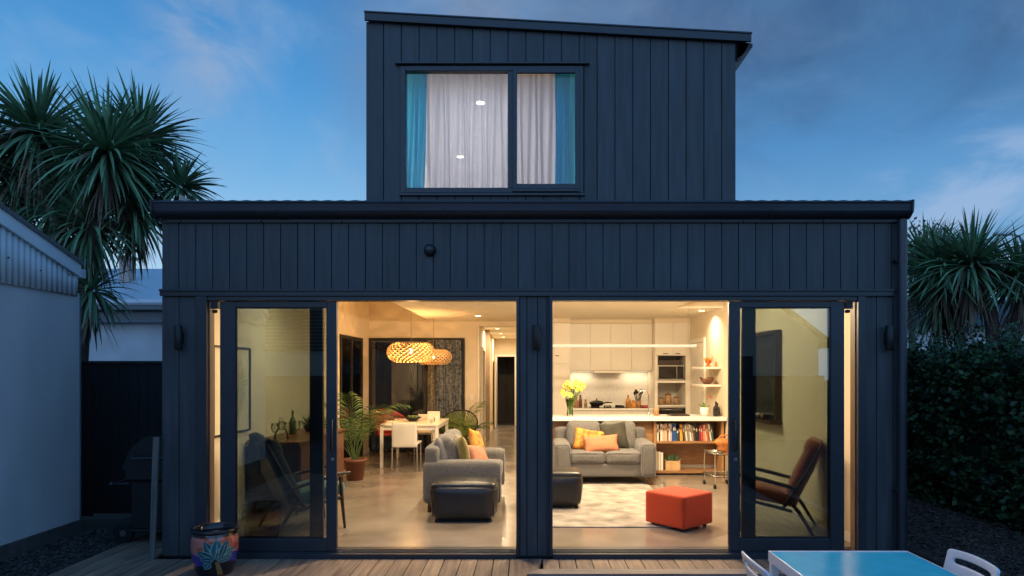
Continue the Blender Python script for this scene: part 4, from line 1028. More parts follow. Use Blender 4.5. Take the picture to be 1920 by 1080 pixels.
# ---- island
I = thing('kitchen_island', 'timber kitchen island with thick white top and open book bay', 'kitchen island', (1.6, 10.6, 0))
def ip(name, mb, mats, bevel=0): return obj(name, mb, mats, I, bevel, True)
c = MB(); c.box(.20, 3.07, 10.27, 10.97, .862, .922); ip('countertop', c, 'stone_top', .006)
c = MB(); c.box(.26, 1.955, 10.42, 10.44, .08, .861); ip('front_panel', c, 'wood', .003)
c = MB(); c.box(1.957, 1.997, 10.36, 10.80, 0, .861); ip('upright', c, 'wood_vert', .003)
c = MB(); c.box(3.01, 3.05, 10.36, 10.80, 0, .861); ip('upright', c, 'wood_vert', .003)
c = MB(); c.box(1.998, 3.009, 10.37, 10.76, .505, .54); ip('shelf', c, 'wood', .003)
c = MB(); c.box(1.998, 3.009, 10.76, 10.78, .13, .86); ip('back_panel', c, 'wood', .002)
c = MB(); c.box(1.998, 3.009, 10.44, 10.76, .03, .07); ip('bottom_shelf', c, 'wood', .003)
c = MB(); c.box(.26, 1.955, 10.46, 10.94, .0, .861); c.box(1.998, 3.05, 10.80, 10.94, 0, .861); ip('carcass', c, 'white_lacquer')
# books: (thickness, height, colour, label)
books = [(.030, .262, '#e8ddc8', 'tall cream book, first against the timber upright'), (.022, .235, '#2a2420', 'thin black book between two cream books'), (.028, .268, '#f0e6d2', 'tall cream book right of the thin black one'),
 (.040, .255, '#c9a98c', 'thick tan book left of the pale pink spines'), (.026, .27, '#d9b9a0', 'pale pink book left of the rust-brown one'), (.024, .25, '#8a5a3a', 'rust-brown book before the white pair'), (.02, .272, '#e6e0d8', 'thin white book beside the rust-brown one'), (.026, .268, '#b8a9b8', 'lilac-grey book left of the big blue book'),
 (.062, .275, '#1f4a86', 'thick tall blue book'), (.03, .19, '#33475e', 'short slate-blue book right of the thick blue one'), (.018, .25, '#1b1a18', 'slim black book left of the yellow book'), (.042, .255, '#e0a030', 'yellow-orange book with the brightest spine'),
 (.026, .262, '#5c4a48', 'dull brown book right of the yellow one'), (.024, .25, '#d8d0c0', 'off-white book between brown and grey spines'), (.028, .27, '#8c8378', 'grey book in the middle of the shelf'), (.022, .26, '#efe8da', 'bright white book right of the grey one'), (.024, .245, '#a89a84', 'beige book before the dark pair'), (.03, .262, '#403430', 'dark brown book of the dark pair'), (.034, .255, '#15181c', 'near-black book next to the dark brown one'),
 (.02, .25, '#6c2f50', 'plum book left of the red spines'), (.03, .24, '#c04a3a', 'red book right of the plum one'), (.028, .23, '#d88a7a', 'salmon book between red and cream'), (.026, .25, '#e3c9a4', 'cream-yellow book after the salmon one'), (.022, .262, '#b7613d', 'orange-brown book near the leather bag'), (.024, .265, '#e9dfcf', 'leaning cream book near the shelf end'), (.02, .24, '#3d5e5a', 'dark teal book, last on the shelf')]
x = 2.012; lean = 0
for k, (tw, hh, cl, lb) in enumerate(books):
    m_ = pm('book_'+cl[1:], cl, .6, var=.06, scale=30)
    t = thing('book', lb, 'book', (x+tw/2, 10.50+random.uniform(-.012, .012), .541), 0, 'books on the island shelf')
    an = 0 if k < 11 else (-3 if k < 12 else (-6 if k < 19 else (-3 if k < 22 else -9)))
    dp_ = random.uniform(.15, .19); hz = tw/2*abs(math.sin(R(an)))
    c = MB(); M_ = T(0, 0, hz, 0, -an*-1)
    c.box(-tw/2, tw/2, -.09, -.087, 0, hh, M=M_); c.box(-tw/2, -tw/2+.002, -.087, dp_-.09, 0, hh, M=M_); c.box(tw/2-.002, tw/2, -.087, dp_-.09, 0, hh, M=M_); obj('cover', c, m_.name, t)
    c = MB(); c.box(-tw/2+.002, tw/2-.002, -.087, dp_-.095, .003, hh-.004, M=M_); obj('pages', c, 'paper', t)
    c = MB(); zz0 = hh*random.uniform(.5, .7); c.box(-tw*.32, tw*.32, -.0906, -.0901, zz0, zz0+hh*random.uniform(.12, .25), M=M_); obj('spine_label', c, 'paper' if sum(lin(cl)) < .9 else 'brown_ceramic', t)
    x += tw+.0035+(.004 if an else 0)+(.012 if k in (11, 23) else 0)
for k in range(3):
    c = MB(); c.box(-.018, .018, -.10, .12, 0, .30-.01*k)
    one('magazine_file', c, ('white_lacquer', 'paper', 'ceramic_white')[k], ('white upright folder against the timber upright under the books', 'cream upright folder in the middle of three under the books', 'pale upright folder next to the small timber box')[k], 'folder', (2.022+.042*k, 10.56, .071), bevel=.003)
t = thing('plant_box', 'small pale timber box with dark leaves under the book shelf', 'plant', (2.28, 10.56, .071))
c = MB(); c.box(-.115, .115, -.10, .10, 0, .012); c.box(-.115, -.10, -.10, .10, .012, .15); c.box(.10, .115, -.10, .10, .012, .15); c.box(-.10, .10, -.10, -.085, .012, .15); c.box(-.10, .10, .085, .10, .012, .15); c.box(-.1, .1, -.085, .085, .012, .12)
obj('box', c, 'lamp_ply', t, .002)
c = MB()
for k in range(46):
    a = random.uniform(0, 6.28); e_ = random.uniform(.4, 1.5); L_ = random.uniform(.08, .17); d_ = Vector((math.cos(a)*math.cos(e_), math.sin(a)*math.cos(e_), math.sin(e_))); s_ = Vector((-math.sin(a), math.cos(a), 0))*.016
    p0 = Vector((random.uniform(-.07, .07), random.uniform(-.05, .05), .12)); c.add([p0, p0+d_*L_*.5+s_, p0+d_*L_, p0+d_*L_*.5-s_], [(0, 1, 2, 3)])
obj('foliage', c, 'cabbage_leaf', t)
# daffodils in a tall glass vase
t = thing('flower_vase', 'tall clear vase of yellow daffodils on the island', 'flowers', (.665, 10.55, .923))
c = MB(); c.lathe([(.0005, 0), (.052, 0), (.05, .02), (.045, .12), (.06, .26), (.057, .26), (.042, .12), (.046, .02), (.0005, .015)], n=20); obj('vase', c, 'clear_glass', t)
heads = []
for k in range(34):
    a = k*2.4; rr = .19*math.sqrt((k+.5)/34); p = Vector((rr*math.cos(a)*1.05+.06, rr*math.sin(a)*.8, .50-.75*rr*rr/.19+random.uniform(-.075, .10))); heads.append(p)
c = MB()
for p in heads: c.tube([(p.x*.1, p.y*.1, .02), (p.x*.3, p.y*.3, .25), p], .0035, 5)
for k in range(14):
    a = random.uniform(0, 6.28); e_ = Vector((.13*math.cos(a)+.03, .1*math.sin(a), random.uniform(.3, .42))); s_ = Vector((-math.sin(a), math.cos(a), 0))*.007
    c.add([(0, 0, .05), e_*.6+s_, e_, e_*.6-s_], [(0, 1, 2, 3)])
obj('stems', c, 'stem_green', t)
for p in heads:
    c = MB(); f = (Vector((p.x, p.y-.12, .06+random.uniform(-.05, .08)))).normalized(); q = f.to_track_quat('Z', 'Y').to_matrix().to_4x4(); M_ = Matrix.Translation(p) @ q
    for j in range(6):
        a = j*math.pi/3; d_ = Vector((math.cos(a), math.sin(a), .12)); s_ = Vector((-math.sin(a), math.cos(a), 0))*.015
        c.add([(0, 0, 0), d_*.024+s_, d_*.046, d_*.024-s_], [(0, 1, 2, 3)], 0, False, M_)
    fl_ = obj('flower', c, 'daffodil', t)
    c = MB(); c.lathe([(.005, 0), (.009, .012), (.014, .022)], n=8, M=M_); obj('trumpet', c, 'daffodil_core', fl_)
# tap, orchid, bottles, tray on the island
t = thing('tap', 'tall curved chrome tap at the island sink', 'tap', (1.955, 10.8, .923))
c = MB(); c.lathe([(.026, 0), (.026, .03), (.014, .04)], n=14); c.tube([(0, 0, .03), (0, 0, .31)]+[(-.085+.085*math.cos(a), 0, .31+.085*math.sin(a)) for a in [math.pi*k/8 for k in range(1, 9)]]+[(-.17, 0, .27)], .011, 10); obj('spout', c, 'chrome', t)
c = MB(); c.tube([(.02, 0, .06), (.07, -.01, .10)], .006, 6); obj('lever', c, 'chrome', t)
t = thing('orchid', 'orchid with green strap leaves in a white pot on the island', 'plant', (2.79, 10.52, .923))
c = MB(); c.lathe([(.0005, 0), (.062, 0), (.072, .14), (.066, .14), (.0005, .12)], n=20); obj('pot', c, 'ceramic_white', t)
for a, L_, e_ in ((170, .26, 55), (150, .2, 35), (200, .22, 40), (20, .16, 30), (-40, .14, 40), (90, .14, 60)):
    c = MB(); vs = []; p = Vector((0, 0, .12)); d_ = Vector((math.cos(R(a))*math.cos(R(e_)), math.sin(R(a))*math.cos(R(e_)), math.sin(R(e_)))); s_ = Vector((-math.sin(R(a)), math.cos(R(a)), 0))
    for i in range(7): wv = .022*math.sin(math.pi*(i+.8)/7.2); vs += [p+s_*wv, p-s_*wv]; p = p+d_*L_/6; d_ = (d_+Vector((0, 0, -.13))).normalized()
    c.add(vs, [(2*i, 2*i+1, 2*i+3, 2*i+2) for i in range(6)], 0, True); obj('leaf', c, 'stem_green', t)
c = MB(); c.tube([(0, 0, .12), (.02, 0, .24), (.06, .01, .31), (.11, .01, .30)], .003, 5); obj('flower_stem', c, 'stem_green', t)
for p in ((.05, .01, .30), (.08, .0, .31), (.11, .01, .295)):
    c = MB(); [c.add([p, Vector(p)+Vector((.012*math.cos(a+.5), -.01, .012*math.sin(a+.5))), Vector(p)+Vector((.026*math.cos(a), -.004, .026*math.sin(a))), Vector(p)+Vector((.012*math.cos(a-.5), -.01, .012*math.sin(a-.5)))], [(0, 1, 2, 3)]) for a in [k*1.257 for k in range(5)]]; obj('flower', c, 'cushion_coral', t)
bottle('black_gloss', (2.965, 10.50, .923), .23, .044, 'dark bottle right beside the white orchid pot')
bottle('black_gloss', (3.035, 10.66, .923), .20, .034, 'slim dark bottle touching the kitchen side wall')
c = MB(); c.box(-.16, .16, -.11, .11, 0, .012); c.box(-.13, .15, -.09, .10, .0125, .024)
one('tray', c, 'dark_wood', 'flat dark tray lying on the island in front of the oven', 'tray', (2.40, 10.62, .923), 4, bevel=.003)
c = MB(); c.lathe([(.0005, 0), (.05, 0), (.035, .06), (.05, .10), (.02, .13), (.0005, .14)], n=12); one('salt_pig', c, 'tan_ceramic', 'small tan jar on the island beside the tap', 'jar', (2.05, 10.62, .923))
# floating shelves
for z, l in ((1.665, 'upper white floating shelf holding the yellow ornament'), (1.385, 'lower white floating shelf holding the brown bowl')):
    c = MB(); c.box(-.30, -.001, -.36, .36, 0, .035); one('wall_shelf', c, 'white_lacquer', l, 'shelf', (3.08, 10.96, z), bevel=.003)
t = thing('ornament', 'yellow-orange leafy ornament on the upper floating shelf', 'ornament', (2.93, 10.82, 1.701))
c = MB(); c.lathe([(.0005, 0), (.045, 0), (.05, .015), (.02, .03), (.02, .05)], n=14); obj('base', c, 'orange_leather', t)
c = MB()
for k in range(18):
    a = k*2.4; e_ = random.uniform(.6, 1.5); L_ = random.uniform(.10, .20); d_ = Vector((math.cos(a)*math.cos(e_), math.sin(a)*math.cos(e_), math.sin(e_))); s_ = Vector((-math.sin(a), math.cos(a), 0))*.03
    p0 = Vector((0, 0, .03)); c.add([p0, p0+d_*L_*.55+s_, p0+d_*L_, p0+d_*L_*.55-s_], [(0, 1, 2, 3)])
obj('leaves', c, 'floral', t)
c = MB(); c.lathe([(.0005, 0), (.02, 0), (.026, .03), (.012, .06), (.016, .085), (.0005, .09)], n=12); one('figurine', c, 'tan_ceramic', 'tiny tan figurine at the wall end of the upper shelf', 'ornament', (3.03, 10.74, 1.701))
c = MB(); c.lathe([(.0005, 0), (.05, 0), (.10, .05), (.115, .095), (.108, .097), (.09, .05), (.0005, .015)], n=18); c.v = [(x, y, z+.02*math.sin(3*math.atan2(y, x))*(z/.09)) for x, y, z in c.v]
one('brown_bowl', c, 'brown_ceramic', 'wavy brown bowl on the lower floating shelf', 'bowl', (2.91, 10.82, 1.421))
c = MB(); c.lathe([(.0005, 0), (.022, 0), (.028, .02), (.01, .05), (.0005, .055)], n=10); one('pebble_vase', c, 'brown_ceramic', 'tiny dark ornament beside the brown bowl', 'ornament', (3.04, 10.75, 1.421))
# bar trolley and leather bag
t = thing('trolley', 'small chrome trolley with glass trays on black castors', 'trolley', (2.74, 9.45, 0), 6)
for x in (-1, 1):
    for y in (-1, 1):
        c = MB(); c.tube([(x*.17, y*.2, .06), (x*.17, y*.2, .50)], .009, 8); lg = obj('leg', c, 'chrome', t)
        c = MB(); c.tube([(x*.17-.012, y*.2, .03), (x*.17+.012, y*.2, .03)], .03, 12); obj('castor', c, 'black', lg)
for z in (.16, .47):
    c = MB(); c.puff(.37, .43, .012, .005, n=5, M=T(0, 0, z)); tr_ = obj('tray', c, 'clear_glass', t)
    c = MB(); pts = [(.18*(1 if i in (0, 1) else -1), .21*(1 if i in (0, 3) else -1), z+.012) for i in range(4)]; c.tube(pts+[pts[0]], .008, 8); obj('rim', c, 'chrome', tr_)
c = MB(); c.lathe([(.0005, 0), (.085, 0), (.11, .035), (.105, .037), (.08, .008), (.0005, .006)], n=18); one('glass_dish', c, 'steel', 'shallow metal dish on the trolley beside the leather bag', 'dish', (2.62, 9.36, .4775))
t = thing('leather_bag', 'soft orange leather bag slumped on the trolley', 'bag', (2.82, 9.47, .478), 12)
c = MB(); c.puff(.24, .17, .20, .06, (.02, .02, .01), n=11, M=T(0, 0, .098), jit=.02)
c.v = [(x*(1.35 if z > .12 else .9), y, z) for x, y, z in c.v]; obj('body', c, 'orange_leather', t)
c = MB(); c.tube([(-.13, 0, .17), (-.10, -.02, .235), (.02, -.03, .25), (.13, 0, .18)], .012, 8); obj('strap', c, 'orange_leather', t)
# bowl on the niche sill
c = MB(); c.lathe([(.0005, 0), (.06, 0), (.13, .055), (.125, .058), (.0005, .012)], n=20); one('sill_bowl', c, 'ceramic_white', 'white bowl on the dark niche sill in the right wall', 'bowl', (2.985, 8.75, 1.021))
c = MB(); c.lathe([(.0005, 0), (.03, 0), (.035, .05), (.015, .08), (.0005, .085)], n=12); one('sill_jar', c, 'brown_ceramic', 'small brown jar beside the white bowl on the niche sill', 'jar', (2.985, 8.45, 1.021))
# switch by the hall
c = MB(); c.box(-.035, .035, -.008, -.001, -.055, .055); c.box(-.012, .012, -.012, -.008, -.02, .02); one('light_switch', c, 'white_trim', 'white light switch on the wall beside the hall opening', 'switch', (-1.13, 13.4, 1.1), bevel=.002)
# ================================================================ NEIGHBOURS AND FENCE
S = thing('shed', 'pale painted neighbour shed with corrugated gable close on the left', 'shed', (-5.0, 5, -.26))
def sp(name, mb, mats, bevel=0, parent=None): return obj(name, mb, mats, parent or S, bevel, True)
zr = lambda y: 2.84-.312*(y-7.35)          # rake line, rising towards the camera
RIDGE = 3.4
c = MB(); c.box(-9, -5.0, -.6, 7.42, -.02, 2.50); sp('wall', c, 'shed_paint')
c = MB(); c.box(-9, -4.985, -.6, 7.43, -.26, -.021); sp('plinth', c, 'concrete_base', .004)
c = MB(); n = int(8.1/.076*8); vs = []; fs = []
for i in range(n+1):
    y = 7.36-7.96*i/n; x = -4.975+.0055*math.sin(2*math.pi*y/.076); zt = (zr(y) if y > RIDGE else zr(RIDGE)-.312*(RIDGE-y))-.10
    vs += [(x, y, 2.47), (x, y, zt), (x-.02, y, 2.47), (x-.02, y, zt)]
for i in range(n): a = i*4; fs += [(a, a+4, a+5, a+1), (a+2, a+3, a+7, a+6), (a, a+2, a+6, a+4), (a+1, a+5, a+7, a+3)]
c.add(vs, fs, 0, True); gb = sp('gable_cladding', c, 'shed_iron')
for k in range(12):
    c = MB(); y = 7.2-.42*k; z = (2.64 if k % 2 else 2.68)+.02*k; c.tube([(-4.968, y, z), (-4.958, y, z)], .008, 6); sp('screw', c, 'black', 0, gb)
yr0 = 7.35
c = MB(); pts = [(yr0, zr(yr0)-.165), (RIDGE, zr(RIDGE)-.165), (-.6, zr(RIDGE)-.165-.312*(RIDGE+.6)), (-.6, zr(RIDGE)-.312*(RIDGE+.6)-.03), (RIDGE, zr(RIDGE)-.03), (yr0, zr(yr0)-.03)]
c.prism(pts, -4.965, -4.935, 'x'); sp('barge_board', c, 'shed_iron', .003)
c = MB(); pts = [(yr0+.012, zr(yr0+.012)-.028), (RIDGE, zr(RIDGE)-.028), (-.6, zr(RIDGE)-.028-.312*(RIDGE+.6)), (-.6, zr(RIDGE)-.312*(RIDGE+.6)+.01), (RIDGE, zr(RIDGE)+.01), (yr0+.012, zr(yr0+.012)+.01)]
c.prism(pts, -9, -4.915, 'x'); sp('roof', c, 'shed_flashing', .003)
c = MB(); c.box(-9, -5.0, 7.44, 7.53, 2.68, 2.78); sp('gutter', c, 'plastic_white', .004)
c = MB(); c.tube([(-5.1, 7.48, 2.68), (-5.1, 7.48, 0)], .03, 10); sp('downpipe', c, 'shed_flashing')
c = MB(); c.box(-5.03, -4.99, 7.424, 7.436, 0, 2.46); sp('corner_board', c, 'shed_flashing', .003)
F_ = thing('fence', 'black close-boarded fence across the side passage', 'fence', (-4.2, 8.6, -.26))
c = MB()
for k in range(27): c.box(-6.62+.123*k, -6.62+.123*k+.119, 8.58, 8.6, -.2, 1.74)
obj('board_panel', c, 'fence_black', F_, .002, True)
c = MB(); c.box(-6.62, -3.31, 8.601, 8.65, .3, .38); c.box(-6.62, -3.31, 8.601, 8.65, 1.4, 1.48); c.box(-6.64, -3.31, 8.55, 8.63, 1.741, 1.765); obj('rail', c, 'fence_black', F_, .002, True)
for x in (-6.55, -5.02, -3.42):
    c = MB(); c.box(x, x+.09, 8.651, 8.74, -.2, 1.74); obj('post', c, 'fence_black', F_, .002, True)
G_ = thing('side_gate', 'dark gate leaf standing forward of the black fence by the shed', 'gate', (-5.7, 8.0, -.2))
c = MB(); [c.box(-6.2+.10*k, -6.2+.10*k+.096, 7.95, 7.97, -.1, 1.69) for k in range(10)]; obj('board_panel', c, 'fence_black', G_, .002, True)
c = MB(); c.box(-6.2, -5.2, 7.971, 8.0, 1.3, 1.4); c.box(-6.2, -5.2, 7.971, 8.0, .2, .3); obj('rail', c, 'fence_black', G_, .002, True)
# white house beyond the fence
B = thing('white_house', 'white neighbour house with pale metal roof beyond the black fence', 'house', (-11, 16, -.26))
def bp_(name, mb, mats, bevel=0, parent=None): return obj(name, mb, mats, parent or B, bevel, True)
c = MB(); c.box(-17, -7.0, 15, 22, -.2, 2.74); bp_('wall', c, 'house_white')
c = MB(); c.box(-17, -6.7, 14.9, 14.99, 2.75, 2.98); c.box(-17.2, -6.6, 14.72, 14.895, 2.98, 3.14); c.box(-17, -6.7, 14.8, 14.89, 2.70, 2.76); bp_('gutter', c, 'shed_flashing', .02)
c = MB(); c.prism([(14.7, 3.16), (19, 4.55), (22.5, 3.3), (22.5, 3.2), (19, 4.43), (14.7, 3.1)], -17.2, -6.6, 'x'); rf = bp_('roof', c, 'roof_blue')
c = MB(); c.box(-17.2, -6.6, 14.68, 14.72, 3.14, 3.22); bp_('flashing', c, 'plastic_white', 0, rf)
c = MB(); c.box(-10.45, -10.2, 17.0, 17.3, 3.4, 4.50); c.box(-10.5, -10.15, 16.95, 17.35, 4.50, 4.58); bp_('chimney', c, 'chimney_brick', .01, rf)
c = MB(); c.tube([(-8.6, 14.9, 4.9), (-7.4, 15.0, 4.92)], .02, 6); c.tube([(-8.0, 14.95, 3.1), (-8.0, 14.95, 5.3)], .015, 6); bp_('aerial', c, 'steel', 0, rf)
# weatherboard house beyond the hedge
B = thing('weatherboard_house', 'pale weatherboard house glimpsed behind the cabbage trees and hedge', 'house', (18, 22, -.26))
c = MB()
for k in range(22): c.slant(11, 30, 21.9-.0, 22.0, -.2+.15*k, -.2+.15*k+.146, -.2+.15*k+.146)
c.box(11, 30, 22.0, 28, -.2, 3.1); bp_('wall', c, 'house_white')
c = MB(); c.prism([(21.4, 3.10), (25, 4.3), (28.5, 3.2), (28.5, 3.1)], 10.5, 30, 'x'); bp_('roof', c, 'roof_metal')
c = MB(); c.box(16.8, 18.4, 21.83, 21.9, 1.2, 2.5); wd = bp_('window', c, 'black_gloss'); c = MB(); frame_rect(c, 16.7, 18.5, 1.1, 2.6, 21.80, 21.89, .09); bp_('frame', c, 'white_trim', 0, wd)
# house behind the viewer, seen only in the door glass
B = thing('gabled_house', 'white gabled house on the far side of the yard, mirrored in the door glass', 'house', (5, -9, -.26))
c = MB(); c.prism([(3.4, -.2), (9.2, -.2), (9.2, 2.7), (6.3, 4.9), (3.4, 2.7)], -9, -14, 'y'); bp_('wall', c, 'white_trim')
c = MB(); c.prism([(3.0, 2.5), (6.3, 5.05), (9.6, 2.5), (9.6, 2.36), (6.3, 4.92), (3.0, 2.36)], -8.7, -14, 'y'); bp_('roof', c, 'roof_metal')
c = MB(); c.box(5.3, 7.1, -9.0, -8.95, .8, 2.1); bp_('window', c, 'black_gloss')
B = thing('rear_house', 'pale rear house with louvred window, mirrored in the left door glass', 'house', (-8, -9, -.26))
c = MB(); c.box(-14, -4.2, -13, -9, -.2, 3.7); bp_('wall', c, 'white_trim')
c = MB(); [c.box(-8.6, -6.4, -8.99, -8.93, 2.25+.11*k, 2.25+.11*k+.085) for k in range(12)]; bp_('louvre_window', c, 'dark_metal')
c = MB(); c.prism([(-14.5, 3.71), (-3.9, 3.71), (-3.9, 3.8), (-14.5, 4.6)], -8.6, -13.3, 'y'); bp_('roof', c, 'roof_metal')
B = thing('rear_fence', 'dark rear boundary fence across the far end of the yard', 'fence', (0, -6, -.26))
c = MB(); [c.box(-8+.15*k, -8+.15*k+.146, -6.02, -6, -.25, 1.5) for k in range(107)]; bp_('board_panel', c, 'fence_black')

# ================================================================ YARD THINGS
# painted planter: pattern held in a colour attribute on the body
t = thing('planter_pot', 'dark glazed pot painted with a teal leafy plant on an orange band', 'planter', (-2.61, 5.55, DZ+.001))
prof = [(.0005, 0), (.135, 0), (.142, .012), (.158, .07), (.178, .17), (.184, .24), (.180, .30), (.172, .335), (.168, .348)]
def radius(z):
    for (r0, z0), (r1, z1) in zip(prof[1:], prof[2:]):
        if z0 <= z <= z1: return r0+(r1-r0)*(z-z0)/max(1e-6, z1-z0)
    return prof[-1][0]
leafs = [((.0, .155), (-.055, .30), .030), ((.005, .155), (.012, .315), .030), ((.008, .15), (.075, .285), .026), ((.01, .145), (.115, .235), .024), ((-.005, .15), (-.10, .22), .026), ((.01, .14), (.105, .165), .020), ((-.008, .145), (-.085, .155), .02), ((-.03, .125), (-.065, .075), .021), ((.03, .16), (.062, .30), .020)]
leafs = [((a[0]*1.1, a[1]), (b[0]*1.28, .155+(b[1]-.155)*1.02), wd*1.4) for a, b, wd in leafs]
def leaf_d(px_, pz, a, b, wd):
    ax, az = a; bx, bz = b; dx, dz = bx-ax, bz-az; L2 = dx*dx+dz*dz; tt = ((px_-ax)*dx+(pz-az)*dz)/L2
    if tt < 0 or tt > 1: return 9
    dd = abs((px_-ax)*dz-(pz-az)*dx)/math.sqrt(L2); wv = wd*(math.sin(math.pi*tt**.8)**.8)
    return dd/max(wv, 1e-4)
def potcol(th, z):
    u = th*.155; c_ = lin('#0a0c1c')
    if z > .19+.012*math.sin(th*3.1): c_ = lin('#b2543a') if math.sin(th*2.3+1)+.6*math.sin(z*60) > -.2 else lin('#c07468')
    elif z > .105+.02*math.sin(th*2+1) and (u > .055 or u < -.085): c_ = lin('#33328c')
    if z > .325: c_ = lin('#090b14')
    if .015 < z < .13 and abs(u-(.012+(.13-z)*.28)) < .013+(.13-z)*.09: c_ = lin('#8f7440') if int(z*160+u*90) % 3 else lin('#6d5530')
    for k, (a, b, wd) in enumerate(leafs):
        d_ = leaf_d(u, z, a, b, wd)
        if d_ < 1: c_ = lin('#155a66') if k % 2 else lin('#0f4a58')
        if .80 < d_ < 1.0 or d_ < .09: c_ = lin('#6fa39a')
    return c_
c = MB(); nA, nZ = 260, 120; vs = []; fs = []; cols = []
for j in range(nZ+1):
    z = .348*j/nZ; r_ = radius(z)
    for i in range(nA):
        a = 2*math.pi*i/nA; vs.append((r_*math.cos(a), r_*math.sin(a), z)); th = a+math.pi/2
        th = (th+math.pi) % (2*math.pi)-math.pi; cols.append(potcol(th-.44, z))
for j in range(nZ):
    for i in range(nA): fs.append((j*nA+i, j*nA+(i+1) % nA, (j+1)*nA+(i+1) % nA, (j+1)*nA+i))
c.add(vs, fs, 0, True); vcolmat('glazed_pattern', .22, .6)
o = obj('body', c, 'glazed_pattern', t)
at = o.data.color_attributes.new('pattern', 'FLOAT_COLOR', 'POINT')
at.data.foreach_set('color', [x for q in cols for x in (q[0], q[1], q[2], 1)])
c = MB(); c.lathe([(.168, .345), (.182, .350), (.188, .365), (.183, .380), (.168, .384), (.155, .375), (.150, .33), (.14, .25), (.0005, .22)], n=48); obj('rim', c, 'black_gloss', t)
# charcoal-black barbecue in the passage
t = thing('barbecue', 'dark hooded trolley barbecue half hidden behind the house corner', 'barbecue', (-3.62, 6.75, DZ))
c = MB(); c.box(-.28, .22, -.26, .26, .10, .14); c.box(-.26, .20, -.24, .24, .14, .60); obj('cabinet', c, 'black', t, .01)
c = MB(); c.box(-.30, .24, -.28, .28, .61, .74); obj('firebox', c, 'black', t, .02)
c = MB(); c.prism([(-.30, .745), (.24, .745), (.24, .80), (.16, .97), (.02, 1.04), (-.10, 1.02), (-.24, .90)], -.28, .28, 'y'); hd = obj('hood', c, 'black', t, .02)
c = MB(); c.tube([(-.2, -.30, .86), (-.2, -.34, .84), (.15, -.34, .84), (.15, -.30, .86)], .012, 8); obj('handle', c, 'gutter_metal', hd)
c = MB(); c.tube([(-.28, -.24, .58), (-.44, -.26, .58), (-.44, .20, .58), (-.28, .2, .58)], .011, 8); c.lathe([(.001, -.02), (.02, -.015), (.02, .015), (.001, .02)], (-.44, -.26, .58), 10); obj('side_rail', c, 'gutter_metal', t)
for y in (-.22, .22):
    c = MB(); c.tube([(-.34, y-.025, .095), (-.34, y+.025, .095)], .095, 20); wh = obj('wheel', c, 'black', t)
    c = MB(); c.tube([(-.34, y-.03, .095), (-.34, y+.03, .095)], .03, 12); obj('hub', c, 'steel', wh)
for y in (-.22, .22):
    c = MB(); c.tube([(.18, y, .12), (.18, y, 0)], .016, 8); obj('leg', c, 'black', t)
c = MB(); c.box(-.42, -.28, -.24, .24, .14, .165); obj('shelf', c, 'gutter_metal', t, .004)
c = MB(); c.box(-.024, .024, -.012, .012, 0, 1.09); o = one('plank', c, 'old_timber', 'weathered grey plank leaning upright against the house corner', 'plank', (-3.345, 5.925, DZ+.001), bevel=.003); o.rotation_euler = (R(-1.2), R(1.2), 0)
